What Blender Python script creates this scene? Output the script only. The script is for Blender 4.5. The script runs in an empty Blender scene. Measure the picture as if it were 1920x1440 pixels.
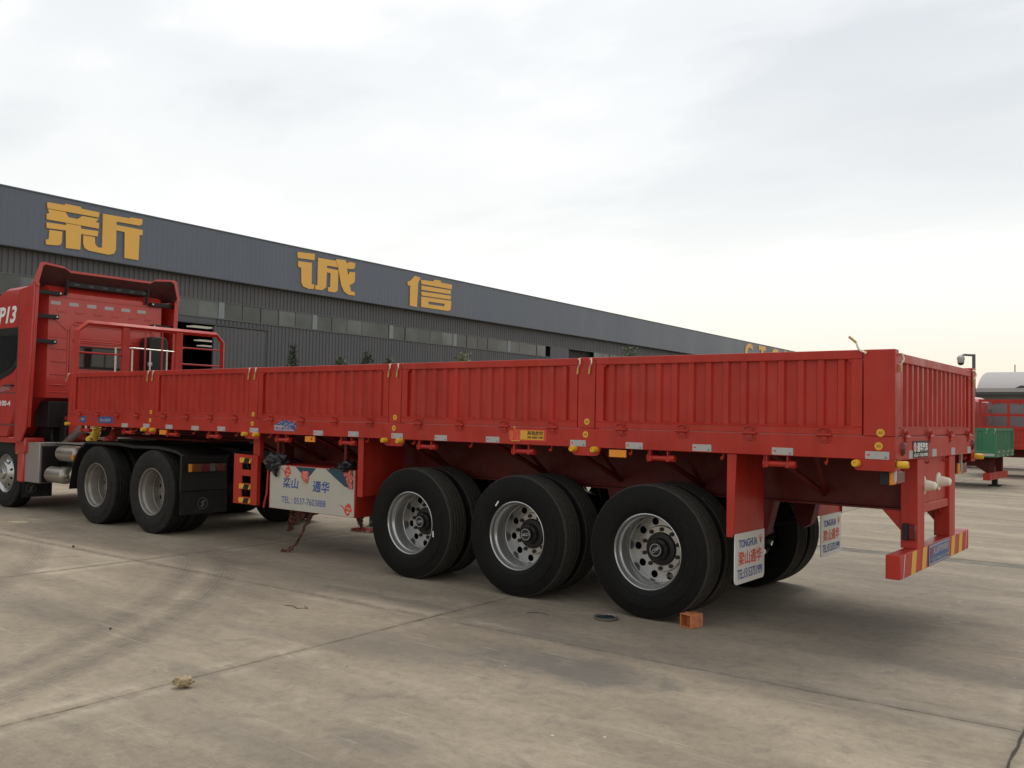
import bpy, bmesh, math, random
from mathutils import Matrix, Vector, Euler, noise
PI = math.pi
sc = bpy.context.scene
COL = sc.collection

# ---------------------------------------------------------------- camera
cam_d = bpy.data.cameras.new('camera'); cam = bpy.data.objects.new('camera', cam_d); COL.objects.link(cam)
cam_d.sensor_width = 36.0; cam_d.lens = 31.853; cam_d.clip_start = 0.05; cam_d.clip_end = 1500
def cam_matrix(loc, yaw, pitch, roll):
    f = Vector((-math.sin(yaw)*math.cos(pitch), math.cos(yaw)*math.cos(pitch), math.sin(pitch)))
    r0 = Vector((math.cos(yaw), math.sin(yaw), 0)); u0 = r0.cross(f)
    r = math.cos(roll)*r0 + math.sin(roll)*u0; u = -math.sin(roll)*r0 + math.cos(roll)*u0
    m = Matrix((r, u, -f)).transposed().to_4x4(); m.translation = Vector(loc); return m
cam.matrix_world = cam_matrix((1.7034, -6.3234, 1.5894), 0.66362, 0.03516, 0.01866)
sc.camera = cam
# ---------------------------------------------------------------- colour management
vs = sc.view_settings
vs.view_transform = 'Standard'; vs.look = 'None'; vs.gamma = 1.0; vs.exposure = 0.0; vs.use_curve_mapping = False
# ---------------------------------------------------------------- sky
SUN_EL, SUN_AZ = math.radians(62), Vector((-0.25, 0.97, 0)).normalized()
world = bpy.data.worlds.new('World'); sc.world = world; world.use_nodes = True
def nd(nt, t, **kw):
    n = nt.nodes.new(t)
    for k, v in kw.items():
        if k.startswith('i_'):
            key = k[2:]; key = int(key) if key.isdigit() else key.replace('_', ' ')
            if isinstance(v, bpy.types.NodeSocket): nt.links.new(v, n.inputs[key])
            else: n.inputs[key].default_value = v
        else: setattr(n, k, v)
    return n
def mth(nt, op, a, b=None, c=None, clamp=False):
    n = nt.nodes.new('ShaderNodeMath'); n.operation = op; n.use_clamp = clamp
    for i, v in enumerate((a, b, c)):
        if v is None: continue
        if isinstance(v, bpy.types.NodeSocket): nt.links.new(v, n.inputs[i])
        else: n.inputs[i].default_value = v
    return n.outputs[0]
def ramp(nt, fac, stops, interp='LINEAR'):
    n = nt.nodes.new('ShaderNodeValToRGB'); n.color_ramp.interpolation = interp
    el = n.color_ramp.elements
    while len(el) > 1: el.remove(el[0])
    for i, (p, c) in enumerate(stops):
        e = el[0] if i == 0 else el.new(p)
        e.position = p; e.color = c if len(c) == 4 else (*c, 1)
    if isinstance(fac, bpy.types.NodeSocket): nt.links.new(fac, n.inputs[0])
    return n.outputs[0]
def mix(nt, fac, a, b, mode='MIX'):
    n = nt.nodes.new('ShaderNodeMix'); n.data_type = 'RGBA'; n.blend_type = mode
    for s, v in (('Factor', fac),):
        if isinstance(v, bpy.types.NodeSocket): nt.links.new(v, n.inputs[0])
        else: n.inputs[0].default_value = v
    for i, v in ((6, a), (7, b)):
        if isinstance(v, bpy.types.NodeSocket): nt.links.new(v, n.inputs[i])
        else: n.inputs[i].default_value = v if len(v) == 4 else (*v, 1)
    return n.outputs[2]
nt = world.node_tree; nt.nodes.clear()
tc = nd(nt, 'ShaderNodeTexCoord')
sep = nd(nt, 'ShaderNodeSeparateXYZ', i_0=tc.outputs['Generated'])
zc = mth(nt, 'MAXIMUM', sep.outputs[2], 0.0)
den = mth(nt, 'ADD', zc, 0.13)
comb = nd(nt, 'ShaderNodeCombineXYZ', i_0=mth(nt, 'DIVIDE', sep.outputs[0], den), i_1=mth(nt, 'DIVIDE', sep.outputs[1], den), i_2=0.0)
mp = nd(nt, 'ShaderNodeMapping', i_0=comb.outputs[0]); mp.inputs['Rotation'].default_value = (0, 0, 0.55); mp.inputs['Scale'].default_value = (0.55, 1.0, 1)
n1 = nd(nt, 'ShaderNodeTexNoise', i_0=mp.outputs[0], i_Scale=0.8, i_Detail=6.0, i_Roughness=0.5, i_Distortion=0.35)
n2 = nd(nt, 'ShaderNodeTexNoise', i_0=mp.outputs[0], i_Scale=2.6, i_Detail=5.0, i_Roughness=0.55)
cl = mth(nt, 'ADD', mth(nt, 'MULTIPLY', n1.outputs[0], 0.8), mth(nt, 'MULTIPLY', n2.outputs[0], 0.2))
cloud = ramp(nt, cl, [(0.34, (0.60, 0.64, 0.68)), (0.46, (0.70, 0.735, 0.765)), (0.55, (0.86, 0.88, 0.89)), (0.64, (1.03, 1.03, 1.01))], 'EASE')
# clouds thin out towards the horizon into a bright warm band
hz = ramp(nt, zc, [(0.0, (1, 1, 1)), (0.10, (0.85, 0.85, 0.85)), (0.26, (0.35, 0.35, 0.35)), (0.42, (0, 0, 0))], 'EASE')
warm = ramp(nt, zc, [(0.0, (0.98, 0.82, 0.62)), (0.06, (1.01, 0.92, 0.77)), (0.14, (1.08, 1.06, 0.99)), (0.4, (1.05, 1.05, 1.02))])
skyc = mix(nt, hz, cloud, warm)
sk = nd(nt, 'ShaderNodeTexSky'); sk.sky_type = 'NISHITA'; sk.sun_disc = False
sk.sun_elevation = SUN_EL; sk.sun_rotation = math.atan2(SUN_AZ.x, SUN_AZ.y); sk.dust_density = 3.0
b1 = nd(nt, 'ShaderNodeBackground', i_Color=sk.outputs[0], i_Strength=0.012)
b2 = nd(nt, 'ShaderNodeBackground', i_Color=skyc, i_Strength=0.98)
ad = nd(nt, 'ShaderNodeAddShader', i_0=b1.outputs[0], i_1=b2.outputs[0])
nd(nt, 'ShaderNodeOutputWorld', i_Surface=ad.outputs[0])
# ---------------------------------------------------------------- sun behind cloud
sd = bpy.data.lights.new('sun', 'SUN'); sd.energy = 1.4; sd.angle = math.radians(30); sd.color = (1.0, 0.95, 0.87)
so = bpy.data.objects.new('sun', sd); COL.objects.link(so)
so.rotation_euler = (-(SUN_AZ*math.cos(SUN_EL) + Vector((0, 0, math.sin(SUN_EL))))).to_track_quat('-Z', 'Y').to_euler()

# ================================================================ materials
MATS = {}
def newmat(name):
    m = bpy.data.materials.new(name); m.use_nodes = True; MATS[name] = m
    return m, m.node_tree, m.node_tree.nodes['Principled BSDF']
def paint(name, col, rough=0.45, var=0.12, scale=6.0, metal=0.0, spec=0.5, dust=0.0, bump=0.0, coat=0.0, streak=1.0, rvar=0.15, runs=0.0, wavy=0.0):
    m, t, b = newmat(name)
    g = nd(t, 'ShaderNodeNewGeometry')
    mp = nd(t, 'ShaderNodeMapping', i_0=g.outputs['Position']); mp.inputs['Scale'].default_value = (1, 1, streak)
    n = nd(t, 'ShaderNodeTexNoise', i_0=mp.outputs[0], i_Scale=scale, i_Detail=5.0, i_Roughness=0.6)
    lo = [c*(1-var) for c in col]; hi = [min(1, c*(1+var)) for c in col]
    c = ramp(t, n.outputs[0], [(0.3, lo), (0.7, hi)])
    if dust > 0:
        n3 = nd(t, 'ShaderNodeTexNoise', i_0=mp.outputs[0], i_Scale=scale*2.3, i_Detail=7.0, i_Roughness=0.7)
        f = ramp(t, n3.outputs[0], [(0.45, (0, 0, 0)), (0.8, (dust, dust, dust))])
        c = mix(t, f, c, (0.30, 0.26, 0.21))
    if runs:
        mr = nd(t, 'ShaderNodeMapping', i_0=g.outputs['Position']); mr.inputs['Scale'].default_value = (9, 9, 0.7)
        nr = nd(t, 'ShaderNodeTexNoise', i_0=mr.outputs[0], i_Scale=1.0, i_Detail=6.0, i_Roughness=0.65)
        c = mix(t, 1.0, c, ramp(t, nr.outputs[0], [(0.3, (1-runs,)*3), (0.5, (1,)*3), (0.72, (1+runs*0.8,)*3)]), 'MULTIPLY')
    t.links.new(c, b.inputs['Base Color'])
    r = ramp(t, n.outputs[0], [(0.3, (rough-rvar/2,)*3), (0.7, (rough+rvar/2,)*3)])
    t.links.new(r, b.inputs['Roughness'])
    b.inputs['Metallic'].default_value = metal; b.inputs['Specular IOR Level'].default_value = spec
    if coat: b.inputs['Coat Weight'].default_value = coat; b.inputs['Coat Roughness'].default_value = 0.15
    if bump:
        n4 = nd(t, 'ShaderNodeTexNoise', i_0=g.outputs['Position'], i_Scale=scale*3, i_Detail=4.0)
        bp = nd(t, 'ShaderNodeBump', i_Height=n4.outputs[0], i_Strength=bump, i_Distance=0.01)
        if wavy:
            n5 = nd(t, 'ShaderNodeTexNoise', i_0=g.outputs['Position'], i_Scale=2.6, i_Detail=1.0)
            b2 = nd(t, 'ShaderNodeBump', i_Height=n5.outputs[0], i_Strength=wavy, i_Distance=0.06); t.links.new(b2.outputs[0], bp.inputs['Normal'])
        t.links.new(bp.outputs[0], b.inputs['Normal'])
    return m
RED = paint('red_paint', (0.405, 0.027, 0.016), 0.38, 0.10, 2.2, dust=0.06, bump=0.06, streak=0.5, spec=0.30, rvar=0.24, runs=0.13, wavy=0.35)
RED_SHADED = paint('red_paint_shaded', (0.105, 0.011, 0.009), 0.55, 0.2, 3.0, spec=0.25, dust=0.10, bump=0.05)  # darkened copy of the red: underbody shade is put into the colour
CABRED = paint('red_cab_paint', (0.47, 0.032, 0.023), 0.32, 0.06, 1.5, dust=0.09, coat=0.4, bump=0.03, wavy=0.2, runs=0.06)
LINING = paint('raw_moulded_lining', (0.075, 0.022, 0.02), 0.7, 0.2, 6.0)
GREEN = paint('green_paint', (0.025, 0.16, 0.075), 0.5, 0.1, 2.0, dust=0.12)
BLACK = paint('black_metal', (0.010, 0.0095, 0.009), 0.5, 0.25, 9.0, dust=0.05, spec=0.3)
BLKPL = paint('black_plastic', (0.013, 0.0125, 0.012), 0.5, 0.2, 9.0, dust=0.04, spec=0.35)
RUB = paint('tyre_rubber', (0.0062, 0.0060, 0.0060), 0.62, 0.25, 14.0, dust=0.02, bump=0.08, spec=0.16)
TREAD = paint('tread_rubber', (0.046, 0.042, 0.036), 0.85, 0.2, 20.0, dust=0.08, bump=0.1, spec=0.2)
RUBOLD = paint('used_tyre_rubber', (0.014, 0.013, 0.012), 0.72, 0.2, 5.0, dust=0.07, bump=0.06, spec=0.25)
RIM = paint('silver_rim_paint', (0.44, 0.435, 0.425), 0.24, 0.04, 5.0, metal=0.75, dust=0.0, rvar=0.05)
RIMOLD = paint('dusty_rim_paint', (0.27, 0.247, 0.22), 0.40, 0.12, 9.0, metal=0.4, dust=0.35)
STEEL = paint('bright_steel', (0.60, 0.58, 0.53), 0.38, 0.1, 20.0, metal=0.8)
ALU = paint('chequer_aluminium', (0.40, 0.38, 0.35), 0.45, 0.12, 60.0, metal=0.7, dust=0.25, bump=0.3)
TANK = paint('tank_aluminium', (0.38, 0.345, 0.295), 0.34, 0.08, 6.0, metal=0.75, dust=0.15)
BRASS = paint('zinc_lever', (0.66, 0.60, 0.46), 0.35, 0.15, 30.0, metal=0.6)
YEL = paint('yellow_plastic', (0.75, 0.42, 0.02), 0.4, 0.06, 20.0)
YELS = paint('yellow_sticker', (0.70, 0.36, 0.03), 0.45, 0.04, 20.0)
YELH = paint('yellow_hose_plastic', (0.72, 0.48, 0.03), 0.4, 0.06, 20.0)
REDH = paint('red_hose_plastic', (0.62, 0.06, 0.04), 0.4, 0.06, 20.0)
ORA = paint('orange_reflector', (0.80, 0.27, 0.02), 0.25, 0.08, 60.0)
ORAP = paint('orange_tube_paint', (0.46, 0.14, 0.040), 0.65, 0.45, 14.0, dust=0.55, bump=0.4)
REDL = paint('red_lamp_lens', (0.13, 0.010, 0.010), 0.15, 0.1, 40.0)
WREF = paint('white_reflective_tape', (0.40, 0.385, 0.375), 0.4, 0.04, 30.0)
WHITE = paint('white_flap_rubber', (0.66, 0.65, 0.61), 0.5, 0.04, 5.0, dust=0.06)
BOXW = paint('toolbox_white_paint', (0.45, 0.425, 0.365), 0.4, 0.04, 3.0, dust=0.10)
LAMPW = paint('cream_rubber_cone', (0.72, 0.68, 0.55), 0.5, 0.05, 20.0)
BLUEI = paint('blue_print', (0.03, 0.075, 0.26), 0.5, 0.05, 20.0)
BLUES = paint('blue_sign', (0.022, 0.075, 0.25), 0.4, 0.06, 20.0)
TEAL = paint('teal_print', (0.012, 0.055, 0.085), 0.45, 0.06, 20.0)
REDI = paint('red_print', (0.62, 0.055, 0.03), 0.5, 0.05, 20.0)
WHI = paint('white_print', (0.78, 0.78, 0.76), 0.5, 0.03, 20.0)
BRN = paint('brown_print', (0.07, 0.03, 0.012), 0.5, 0.05, 20.0)
PALE = paint('pale_pink_print', (0.48, 0.33, 0.34), 0.5, 0.1, 60.0)
GREYW = paint('grey_white_print', (0.40, 0.40, 0.39), 0.5, 0.05, 30.0)
GREYM = paint('grey_emblem', (0.09, 0.085, 0.08), 0.5, 0.1, 30.0)
CLADL = paint('cladding_lower_grey', (0.090, 0.091, 0.098), 0.55, 0.07, 0.6, dust=0.1, streak=0.25)
CLADU = paint('fascia_blue_grey', (0.098, 0.117, 0.150), 0.36, 0.06, 0.4, dust=0.05, streak=0.25)
TRIM = paint('dark_trim', (0.06, 0.06, 0.062), 0.5, 0.1, 3.0)
FRAME = paint('window_frame_grey', (0.11, 0.115, 0.115), 0.5, 0.1, 3.0)
PILL = paint('pale_window_post', (0.22, 0.25, 0.25), 0.5, 0.08, 3.0)
YSIGN = paint('amber_letter_panel', (0.80, 0.45, 0.085), 0.5, 0.05, 0.8, dust=0.05)
INSIDE = paint('hall_interior', (0.05, 0.05, 0.05), 0.8, 0.2, 1.0)
ROOFG = paint('pale_roof_sheet', (0.37, 0.345, 0.335), 0.7, 0.06, 0.3)
WALLG = paint('far_wall_grey', (0.20, 0.20, 0.20), 0.8, 0.3, 0.35, dust=0.3)
BAGB = paint('black_plastic_bag', (0.018, 0.018, 0.022), 0.28, 0.3, 12.0)
BAGR = paint('pink_plastic_bag', (0.62, 0.16, 0.12), 0.35, 0.25, 12.0)
BAGD = paint('dusty_red_plastic', (0.15, 0.055, 0.045), 0.5, 0.35, 12.0, dust=0.4)
PAPER = paint('crumpled_paper', (0.33, 0.25, 0.14), 0.7, 0.4, 30.0, dust=0.3)
STRAW = paint('pale_wood_strip', (0.68, 0.60, 0.36), 0.6, 0.15, 30.0)
STONE = paint('dark_stone', (0.06, 0.055, 0.05), 0.9, 0.3, 30.0)
DISH = paint('dull_tin', (0.17, 0.155, 0.13), 0.45, 0.2, 20.0, metal=0.4, dust=0.2)
OILB = paint('blue_black_grease', (0.02, 0.035, 0.045), 0.3, 0.4, 25.0)
CLOTH = paint('dark_cloth', (0.03, 0.03, 0.035), 0.85, 0.2, 20.0)
SHOE = paint('black_shoe', (0.03, 0.03, 0.03), 0.6, 0.2, 20.0)
SKIN = paint('skin', (0.45, 0.27, 0.19), 0.55, 0.08, 10.0)
HAIR = paint('black_hair', (0.015, 0.013, 0.012), 0.6, 0.2, 60.0)
BARK = paint('bark', (0.09, 0.07, 0.05), 0.9, 0.3, 8.0)
LEAF = [paint('leaf_%s' % n, c, 0.6, 0.4, 1.7) for n, c in (('dark', (0.060, 0.072, 0.050)), ('mid', (0.078, 0.095, 0.055)), ('yellow', (0.13, 0.15, 0.055)))]
def glassmat(name, col, rough=0.06):
    m, t, b = newmat(name)
    g = nd(t, 'ShaderNodeNewGeometry'); n = nd(t, 'ShaderNodeTexNoise', i_0=g.outputs['Position'], i_Scale=0.9, i_Detail=3.0)
    oi = nd(t, 'ShaderNodeObjectInfo'); k_ = mix(t, 1.0, ramp(t, n.outputs[0], [(0.35, [c*0.6 for c in col]), (0.65, [c*1.4 for c in col])]), ramp(t, oi.outputs['Random'], [(0, (0.6, 0.6, 0.6)), (0.75, (1, 1, 1)), (1, (1.6, 1.6, 1.55))]), 'MULTIPLY')
    t.links.new(k_, b.inputs['Base Color'])
    b.inputs['Roughness'].default_value = rough; b.inputs['Specular IOR Level'].default_value = 0.6
    bp = nd(t, 'ShaderNodeBump', i_Height=n.outputs[0], i_Strength=0.25, i_Distance=0.02); t.links.new(bp.outputs[0], b.inputs['Normal'])
    return m
GLASS = glassmat('hall_window_glass', (0.060, 0.068, 0.063)); CGLASS = glassmat('cab_glass', (0.012, 0.013, 0.013))
m, t, b = newmat('hall_lamp'); LAMP = m
b.inputs['Emission Color'].default_value = (1, 0.93, 0.72, 1); b.inputs['Emission Strength'].default_value = 0.3; b.inputs['Base Color'].default_value = (0.5, 0.48, 0.4, 1)

def ground_material():
    m, t, b = newmat('concrete_yard')
    g = nd(t, 'ShaderNodeNewGeometry'); P = g.outputs['Position']
    s = nd(t, 'ShaderNodeSeparateXYZ', i_0=P); X, Y = s.outputs[0], s.outputs[1]
    st = nd(t, 'ShaderNodeMapping', i_0=P); st.inputs['Scale'].default_value = (0.45, 1.5, 1); st.inputs['Rotation'].default_value = (0, 0, 0.2)
    nA = nd(t, 'ShaderNodeTexNoise', i_0=st.outputs[0], i_Scale=0.9, i_Detail=8.0, i_Roughness=0.62)
    nB = nd(t, 'ShaderNodeTexNoise', i_0=P, i_Scale=0.28, i_Detail=4.0, i_Roughness=0.5)
    nC = nd(t, 'ShaderNodeTexNoise', i_0=P, i_Scale=55.0, i_Detail=6.0, i_Roughness=0.75)
    nD = nd(t, 'ShaderNodeTexNoise', i_0=P, i_Scale=3.3, i_Detail=7.0, i_Roughness=0.65, i_Distortion=0.6)
    c = ramp(t, nA.outputs[0], [(0.28, (0.212, 0.178, 0.134)), (0.5, (0.306, 0.257, 0.193)), (0.72, (0.410, 0.345, 0.260))])
    c = mix(t, 0.45, c, ramp(t, nB.outputs[0], [(0.35, (0.55, 0.54, 0.53)), (0.65, (1.05, 1.04, 1.02))]), 'MULTIPLY')
    c = mix(t, ramp(t, nD.outputs[0], [(0.54, (0, 0, 0)), (0.66, (0.5, 0.5, 0.5))]), c, (0.175, 0.155, 0.125))
    c = mix(t, ramp(t, nD.outputs[0], [(0.30, (0.35, 0.35, 0.35)), (0.40, (0, 0, 0))]), c, (0.46, 0.41, 0.33))
    c = mix(t, 0.35, c, ramp(t, nC.outputs[0], [(0.3, (0.62, 0.62, 0.62)), (0.7, (1.25, 1.25, 1.25))]), 'MULTIPLY')
    # medium blotches and grime
    nG = nd(t, 'ShaderNodeTexNoise', i_0=P, i_Scale=13.0, i_Detail=8.0, i_Roughness=0.72)
    c = mix(t, 0.55, c, ramp(t, nG.outputs[0], [(0.32, (0.70, 0.69, 0.67)), (0.5, (1.0, 1.0, 1.0)), (0.70, (1.25, 1.24, 1.22))]), 'MULTIPLY')
    cg, sg_ = math.cos(math.radians(1.9)), math.sin(math.radians(1.9))
    U = mth(t, 'ADD', mth(t, 'MULTIPLY', X, cg), mth(t, 'MULTIPLY', Y, sg_)); W2 = mth(t, 'SUBTRACT', mth(t, 'MULTIPLY', Y, cg), mth(t, 'MULTIPLY', X, sg_))
    du = mth(t, 'MULTIPLY', mth(t, 'PINGPONG', mth(t, 'DIVIDE', mth(t, 'SUBTRACT', U, 0.86), 4.08), 0.5), 4.08)
    dv = mth(t, 'MULTIPLY', mth(t, 'PINGPONG', mth(t, 'DIVIDE', mth(t, 'SUBTRACT', W2, -0.95), 6.4), 0.5), 6.4)
    dj = mth(t, 'MINIMUM', du, dv); dn_ = mth(t, 'ADD', dj, mth(t, 'MULTIPLY', mth(t, 'SUBTRACT', nG.outputs[0], 0.5), 0.10))
    c = mix(t, ramp(t, dn_, [(0.0, (0.4,)*3), (0.012, (0.2,)*3), (0.04, (0,)*3)]), c, (0.13, 0.11, 0.085))
    c = mix(t, mth(t, 'MULTIPLY', ramp(t, dn_, [(0.05, (0,)*3), (0.09, (0.5,)*3), (0.2, (0,)*3)]), ramp(t, nA.outputs[0], [(0.45, (0,)*3), (0.6, (1,)*3)])), c, (0.46, 0.40, 0.315))
    # per-slab tone
    oi = nd(t, 'ShaderNodeObjectInfo')
    c = mix(t, 0.5, c, ramp(t, oi.outputs['Random'], [(0, (0.80, 0.80, 0.82)), (1, (1.16, 1.13, 1.08))]), 'MULTIPLY')
    # rubber skid arcs
    nS = nd(t, 'ShaderNodeTexNoise', i_0=P, i_Scale=9.0, i_Detail=5.0, i_Roughness=0.7)
    for (cx, cy, r, w, y0, y1, k) in ((-11.816, -8.315, 8.96, 0.15, -5.4, -0.35, 0.46), (-11.513, -7.957, 8.867, 0.16, -5.4, -0.35, 0.56), (-12.812, -9.755, 9.188, 0.17, -3.4, -0.9, 0.46), (-1.9, 2.2, 5.55, 0.13, -3.3, -2.6, 0.40), (-11.6, -8.1, 9.35, 0.22, -3.0, -0.9, 0.22)):
        dx = mth(t, 'SUBTRACT', X, cx); dy = mth(t, 'SUBTRACT', Y, cy)
        d = mth(t, 'SQRT', mth(t, 'ADD', mth(t, 'MULTIPLY', dx, dx), mth(t, 'MULTIPLY', dy, dy)))
        e = mth(t, 'SUBTRACT', d, r); ae = mth(t, 'ABSOLUTE', e)
        band = mth(t, 'SUBTRACT', 1.0, mth(t, 'DIVIDE', ae, w), clamp=True); band = mth(t, 'POWER', band, 0.6)
        rib = mth(t, 'ADD', 0.84, mth(t, 'MULTIPLY', mth(t, 'COSINE', mth(t, 'MULTIPLY', e, 150.0)), 0.16))
        in0 = mth(t, 'MULTIPLY', mth(t, 'SUBTRACT', Y, y0), 1.6, clamp=True); in1 = mth(t, 'MULTIPLY', mth(t, 'SUBTRACT', y1, Y), 1.6, clamp=True)
        f = mth(t, 'MULTIPLY', mth(t, 'MULTIPLY', band, rib), mth(t, 'MULTIPLY', in0, in1))
        f = mth(t, 'MULTIPLY', f, ramp(t, nS.outputs[0], [(0.3, (0.45,)*3), (0.6, (1,)*3)]))
        c = mix(t, mth(t, 'MULTIPLY', f, k), c, (0.06, 0.055, 0.05))
    # blotches of old oil and damp
    for (px, py, rx, ry, k) in ((-1.6, -1.5, 0.9, 0.36, 0.75), (-3.6, -0.75, 0.5, 0.12, 0.6), (-4.3, -0.75, 0.5, 0.10, 0.5), (-2.7, -1.9, 0.9, 0.35, 0.4), (-2.0, -0.9, 0.8, 0.2, 0.4), (-6.0, -2.9, 1.2, 0.3, 0.3), (-3.8, -2.2, 0.5, 0.14, 0.3), (0.1, -1.0, 1.5, 0.28, 0.3), (0.7, 0.1, 1.7, 0.3, 0.32),
                                (-1.55, -3.2, 0.35, 0.16, 0.42), (-3.2, -3.1, 0.30, 0.10, 0.35), (-2.1, -3.6, 0.7, 0.2, 0.25), (-0.2, -2.9, 0.5, 0.16, 0.35), (0.5, -2.2, 0.5, 0.15, 0.3)):
        v = mth(t, 'ADD', mth(t, 'POWER', mth(t, 'DIVIDE', mth(t, 'SUBTRACT', X, px), rx), 2.0), mth(t, 'POWER', mth(t, 'DIVIDE', mth(t, 'SUBTRACT', Y, py), ry), 2.0))
        v = mth(t, 'ADD', v, mth(t, 'MULTIPLY', mth(t, 'SUBTRACT', nD.outputs[0], 0.5), 3.2))
        f = mth(t, 'MULTIPLY', mth(t, 'SUBTRACT', 1.0, v, clamp=True), k)
        c = mix(t, f, c, (0.105, 0.10, 0.09))
    # pale scratches, dark crumbs and white chips
    sm = nd(t, 'ShaderNodeMapping', i_0=P); sm.inputs['Rotation'].default_value = (0, 0, 0.12); sm.inputs['Scale'].default_value = (0.8, 26, 1)
    nF = nd(t, 'ShaderNodeTexNoise', i_0=sm.outputs[0], i_Scale=1.3, i_Detail=5.0, i_Roughness=0.65)
    c = mix(t, ramp(t, nF.outputs[0], [(0.60, (0,)*3), (0.72, (0.45,)*3)]), c, (0.52, 0.46, 0.37))
    c = mix(t, ramp(t, nF.outputs[0], [(0.30, (0.35,)*3), (0.40, (0,)*3)]), c, (0.19, 0.16, 0.12))
    for sc_, th, colr in ((3.1, 0.030, (0.06, 0.05, 0.04)), (9.0, 0.035, (0.10, 0.085, 0.065)), (4.3, 0.028, (0.62, 0.58, 0.5)), (14.0, 0.03, (0.55, 0.5, 0.42))):
        vo = nd(t, 'ShaderNodeTexVoronoi', feature='F1', i_0=P, i_Scale=sc_, i_Randomness=1.0)
        rr = nd(t, 'ShaderNodeSeparateColor', i_0=vo.outputs['Color'])
        f = mth(t, 'MULTIPLY', mth(t, 'LESS_THAN', vo.outputs['Distance'], mth(t, 'MULTIPLY', rr.outputs[0], th*1.4)), mth(t, 'GREATER_THAN', rr.outputs[1], 0.45))
        c = mix(t, mth(t, 'MULTIPLY', f, 0.75), c, colr)
    t.links.new(c, b.inputs['Base Color'])
    b.inputs['Roughness'].default_value = 0.82; b.inputs['Specular IOR Level'].default_value = 0.3
    h = mth(t, 'ADD', mth(t, 'MULTIPLY', nC.outputs[0], 0.3), mth(t, 'MULTIPLY', nA.outputs[0], 1.0))
    bp = nd(t, 'ShaderNodeBump', i_Height=h, i_Strength=0.35, i_Distance=0.012); t.links.new(bp.outputs[0], b.inputs['Normal'])
    return m
CONC = ground_material()
JOINT = paint('joint_filler', (0.055, 0.048, 0.038), 0.9, 0.4, 20.0)
DRAIN = paint('dark_patch_strip', (0.14, 0.125, 0.10), 0.9, 0.4, 2.5, bump=0.5, dust=0.3)

# ================================================================ geometry helpers
class M:
    def __init__(s): s.v = []; s.f = []
    def add(s, v, f):
        o = len(s.v); s.v += [tuple(p) for p in v]; s.f += [tuple(i+o for i in q) for q in f]; return s
    def box(s, x0, x1, y0, y1, z0, z1):
        x0, x1 = sorted((x0, x1)); y0, y1 = sorted((y0, y1)); z0, z1 = sorted((z0, z1))
        return s.add([(x0,y0,z0),(x1,y0,z0),(x1,y1,z0),(x0,y1,z0),(x0,y0,z1),(x1,y0,z1),(x1,y1,z1),(x0,y1,z1)],
                     [(3,2,1,0),(4,5,6,7),(0,1,5,4),(1,2,6,5),(2,3,7,6),(3,0,4,7)])
    def prism(s, pts, axis, a0, a1):
        n = len(pts)
        def mk(p, a):
            return {'x': (a, p[0], p[1]), 'y': (p[0], a, p[1]), 'z': (p[0], p[1], a)}[axis]
        return s.add([mk(p, a0) for p in pts] + [mk(p, a1) for p in pts],
                     [tuple(range(n))[::-1], tuple(range(n, 2*n))] + [(i, (i+1) % n, (i+1) % n+n, i+n) for i in range(n)])
    def cyl(s, p0, p1, r0, r1=None, n=14, caps=True):
        r1 = r0 if r1 is None else r1
        return s.tube([p0, p1], [r0, r1], n, caps)
    def tube(s, pts, r, n=8, caps=True):
        pts = [Vector(p) for p in pts]; k = len(pts); rs = r if isinstance(r, (list, tuple)) else [r]*k
        V = []; F = []; prev = None
        for i, p in enumerate(pts):
            d = (pts[min(i+1, k-1)] - pts[max(i-1, 0)]).normalized()
            if prev is None:
                up = Vector((0, 0, 1)) if abs(d.z) < 0.9 else Vector((1, 0, 0))
                a = d.cross(up).normalized()
            else: a = (prev - d*prev.dot(d)).normalized()
            prev = a; b_ = d.cross(a)
            for j in range(n):
                t_ = 2*PI*j/n; V.append(p + a*math.cos(t_)*rs[i] + b_*math.sin(t_)*rs[i])
        for i in range(k-1):
            for j in range(n): F.append((i*n+j, i*n+(j+1) % n, (i+1)*n+(j+1) % n, (i+1)*n+j))
        if caps: F += [tuple(range(n))[::-1], tuple(range((k-1)*n, k*n))]
        return s.add(V, F)
    def lathe(s, prof, n=48, axis='y', org=(0, 0, 0), close=False):
        k = len(prof); V = []; F = []
        for j in range(n):
            a = 2*PI*j/n; ca, sa = math.cos(a), math.sin(a)
            for r, h in prof:
                p = {'y': (r*ca, h, r*sa), 'x': (h, r*ca, r*sa), 'z': (r*ca, r*sa, h)}[axis]
                V.append((p[0]+org[0], p[1]+org[1], p[2]+org[2]))
        for j in range(n):
            j2 = (j+1) % n
            for i in range(k if close else k-1):
                i2 = (i+1) % k; F.append((j*k+i, j*k+i2, j2*k+i2, j2*k+i))
        return s.add(V, F)
    def mesh(s, name, smooth=35):
        me = bpy.data.meshes.new(name); me.from_pydata(s.v, [], s.f); me.update()
        bm = bmesh.new(); bm.from_mesh(me); bmesh.ops.recalc_face_normals(bm, faces=bm.faces); bm.to_mesh(me); bm.free()
        finish(me, smooth); return me
def finish(me, smooth=35):
    if smooth:
        me.polygons.foreach_set('use_smooth', [True]*len(me.polygons)); me.set_sharp_from_angle(angle=math.radians(smooth))
WM = {}
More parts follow.
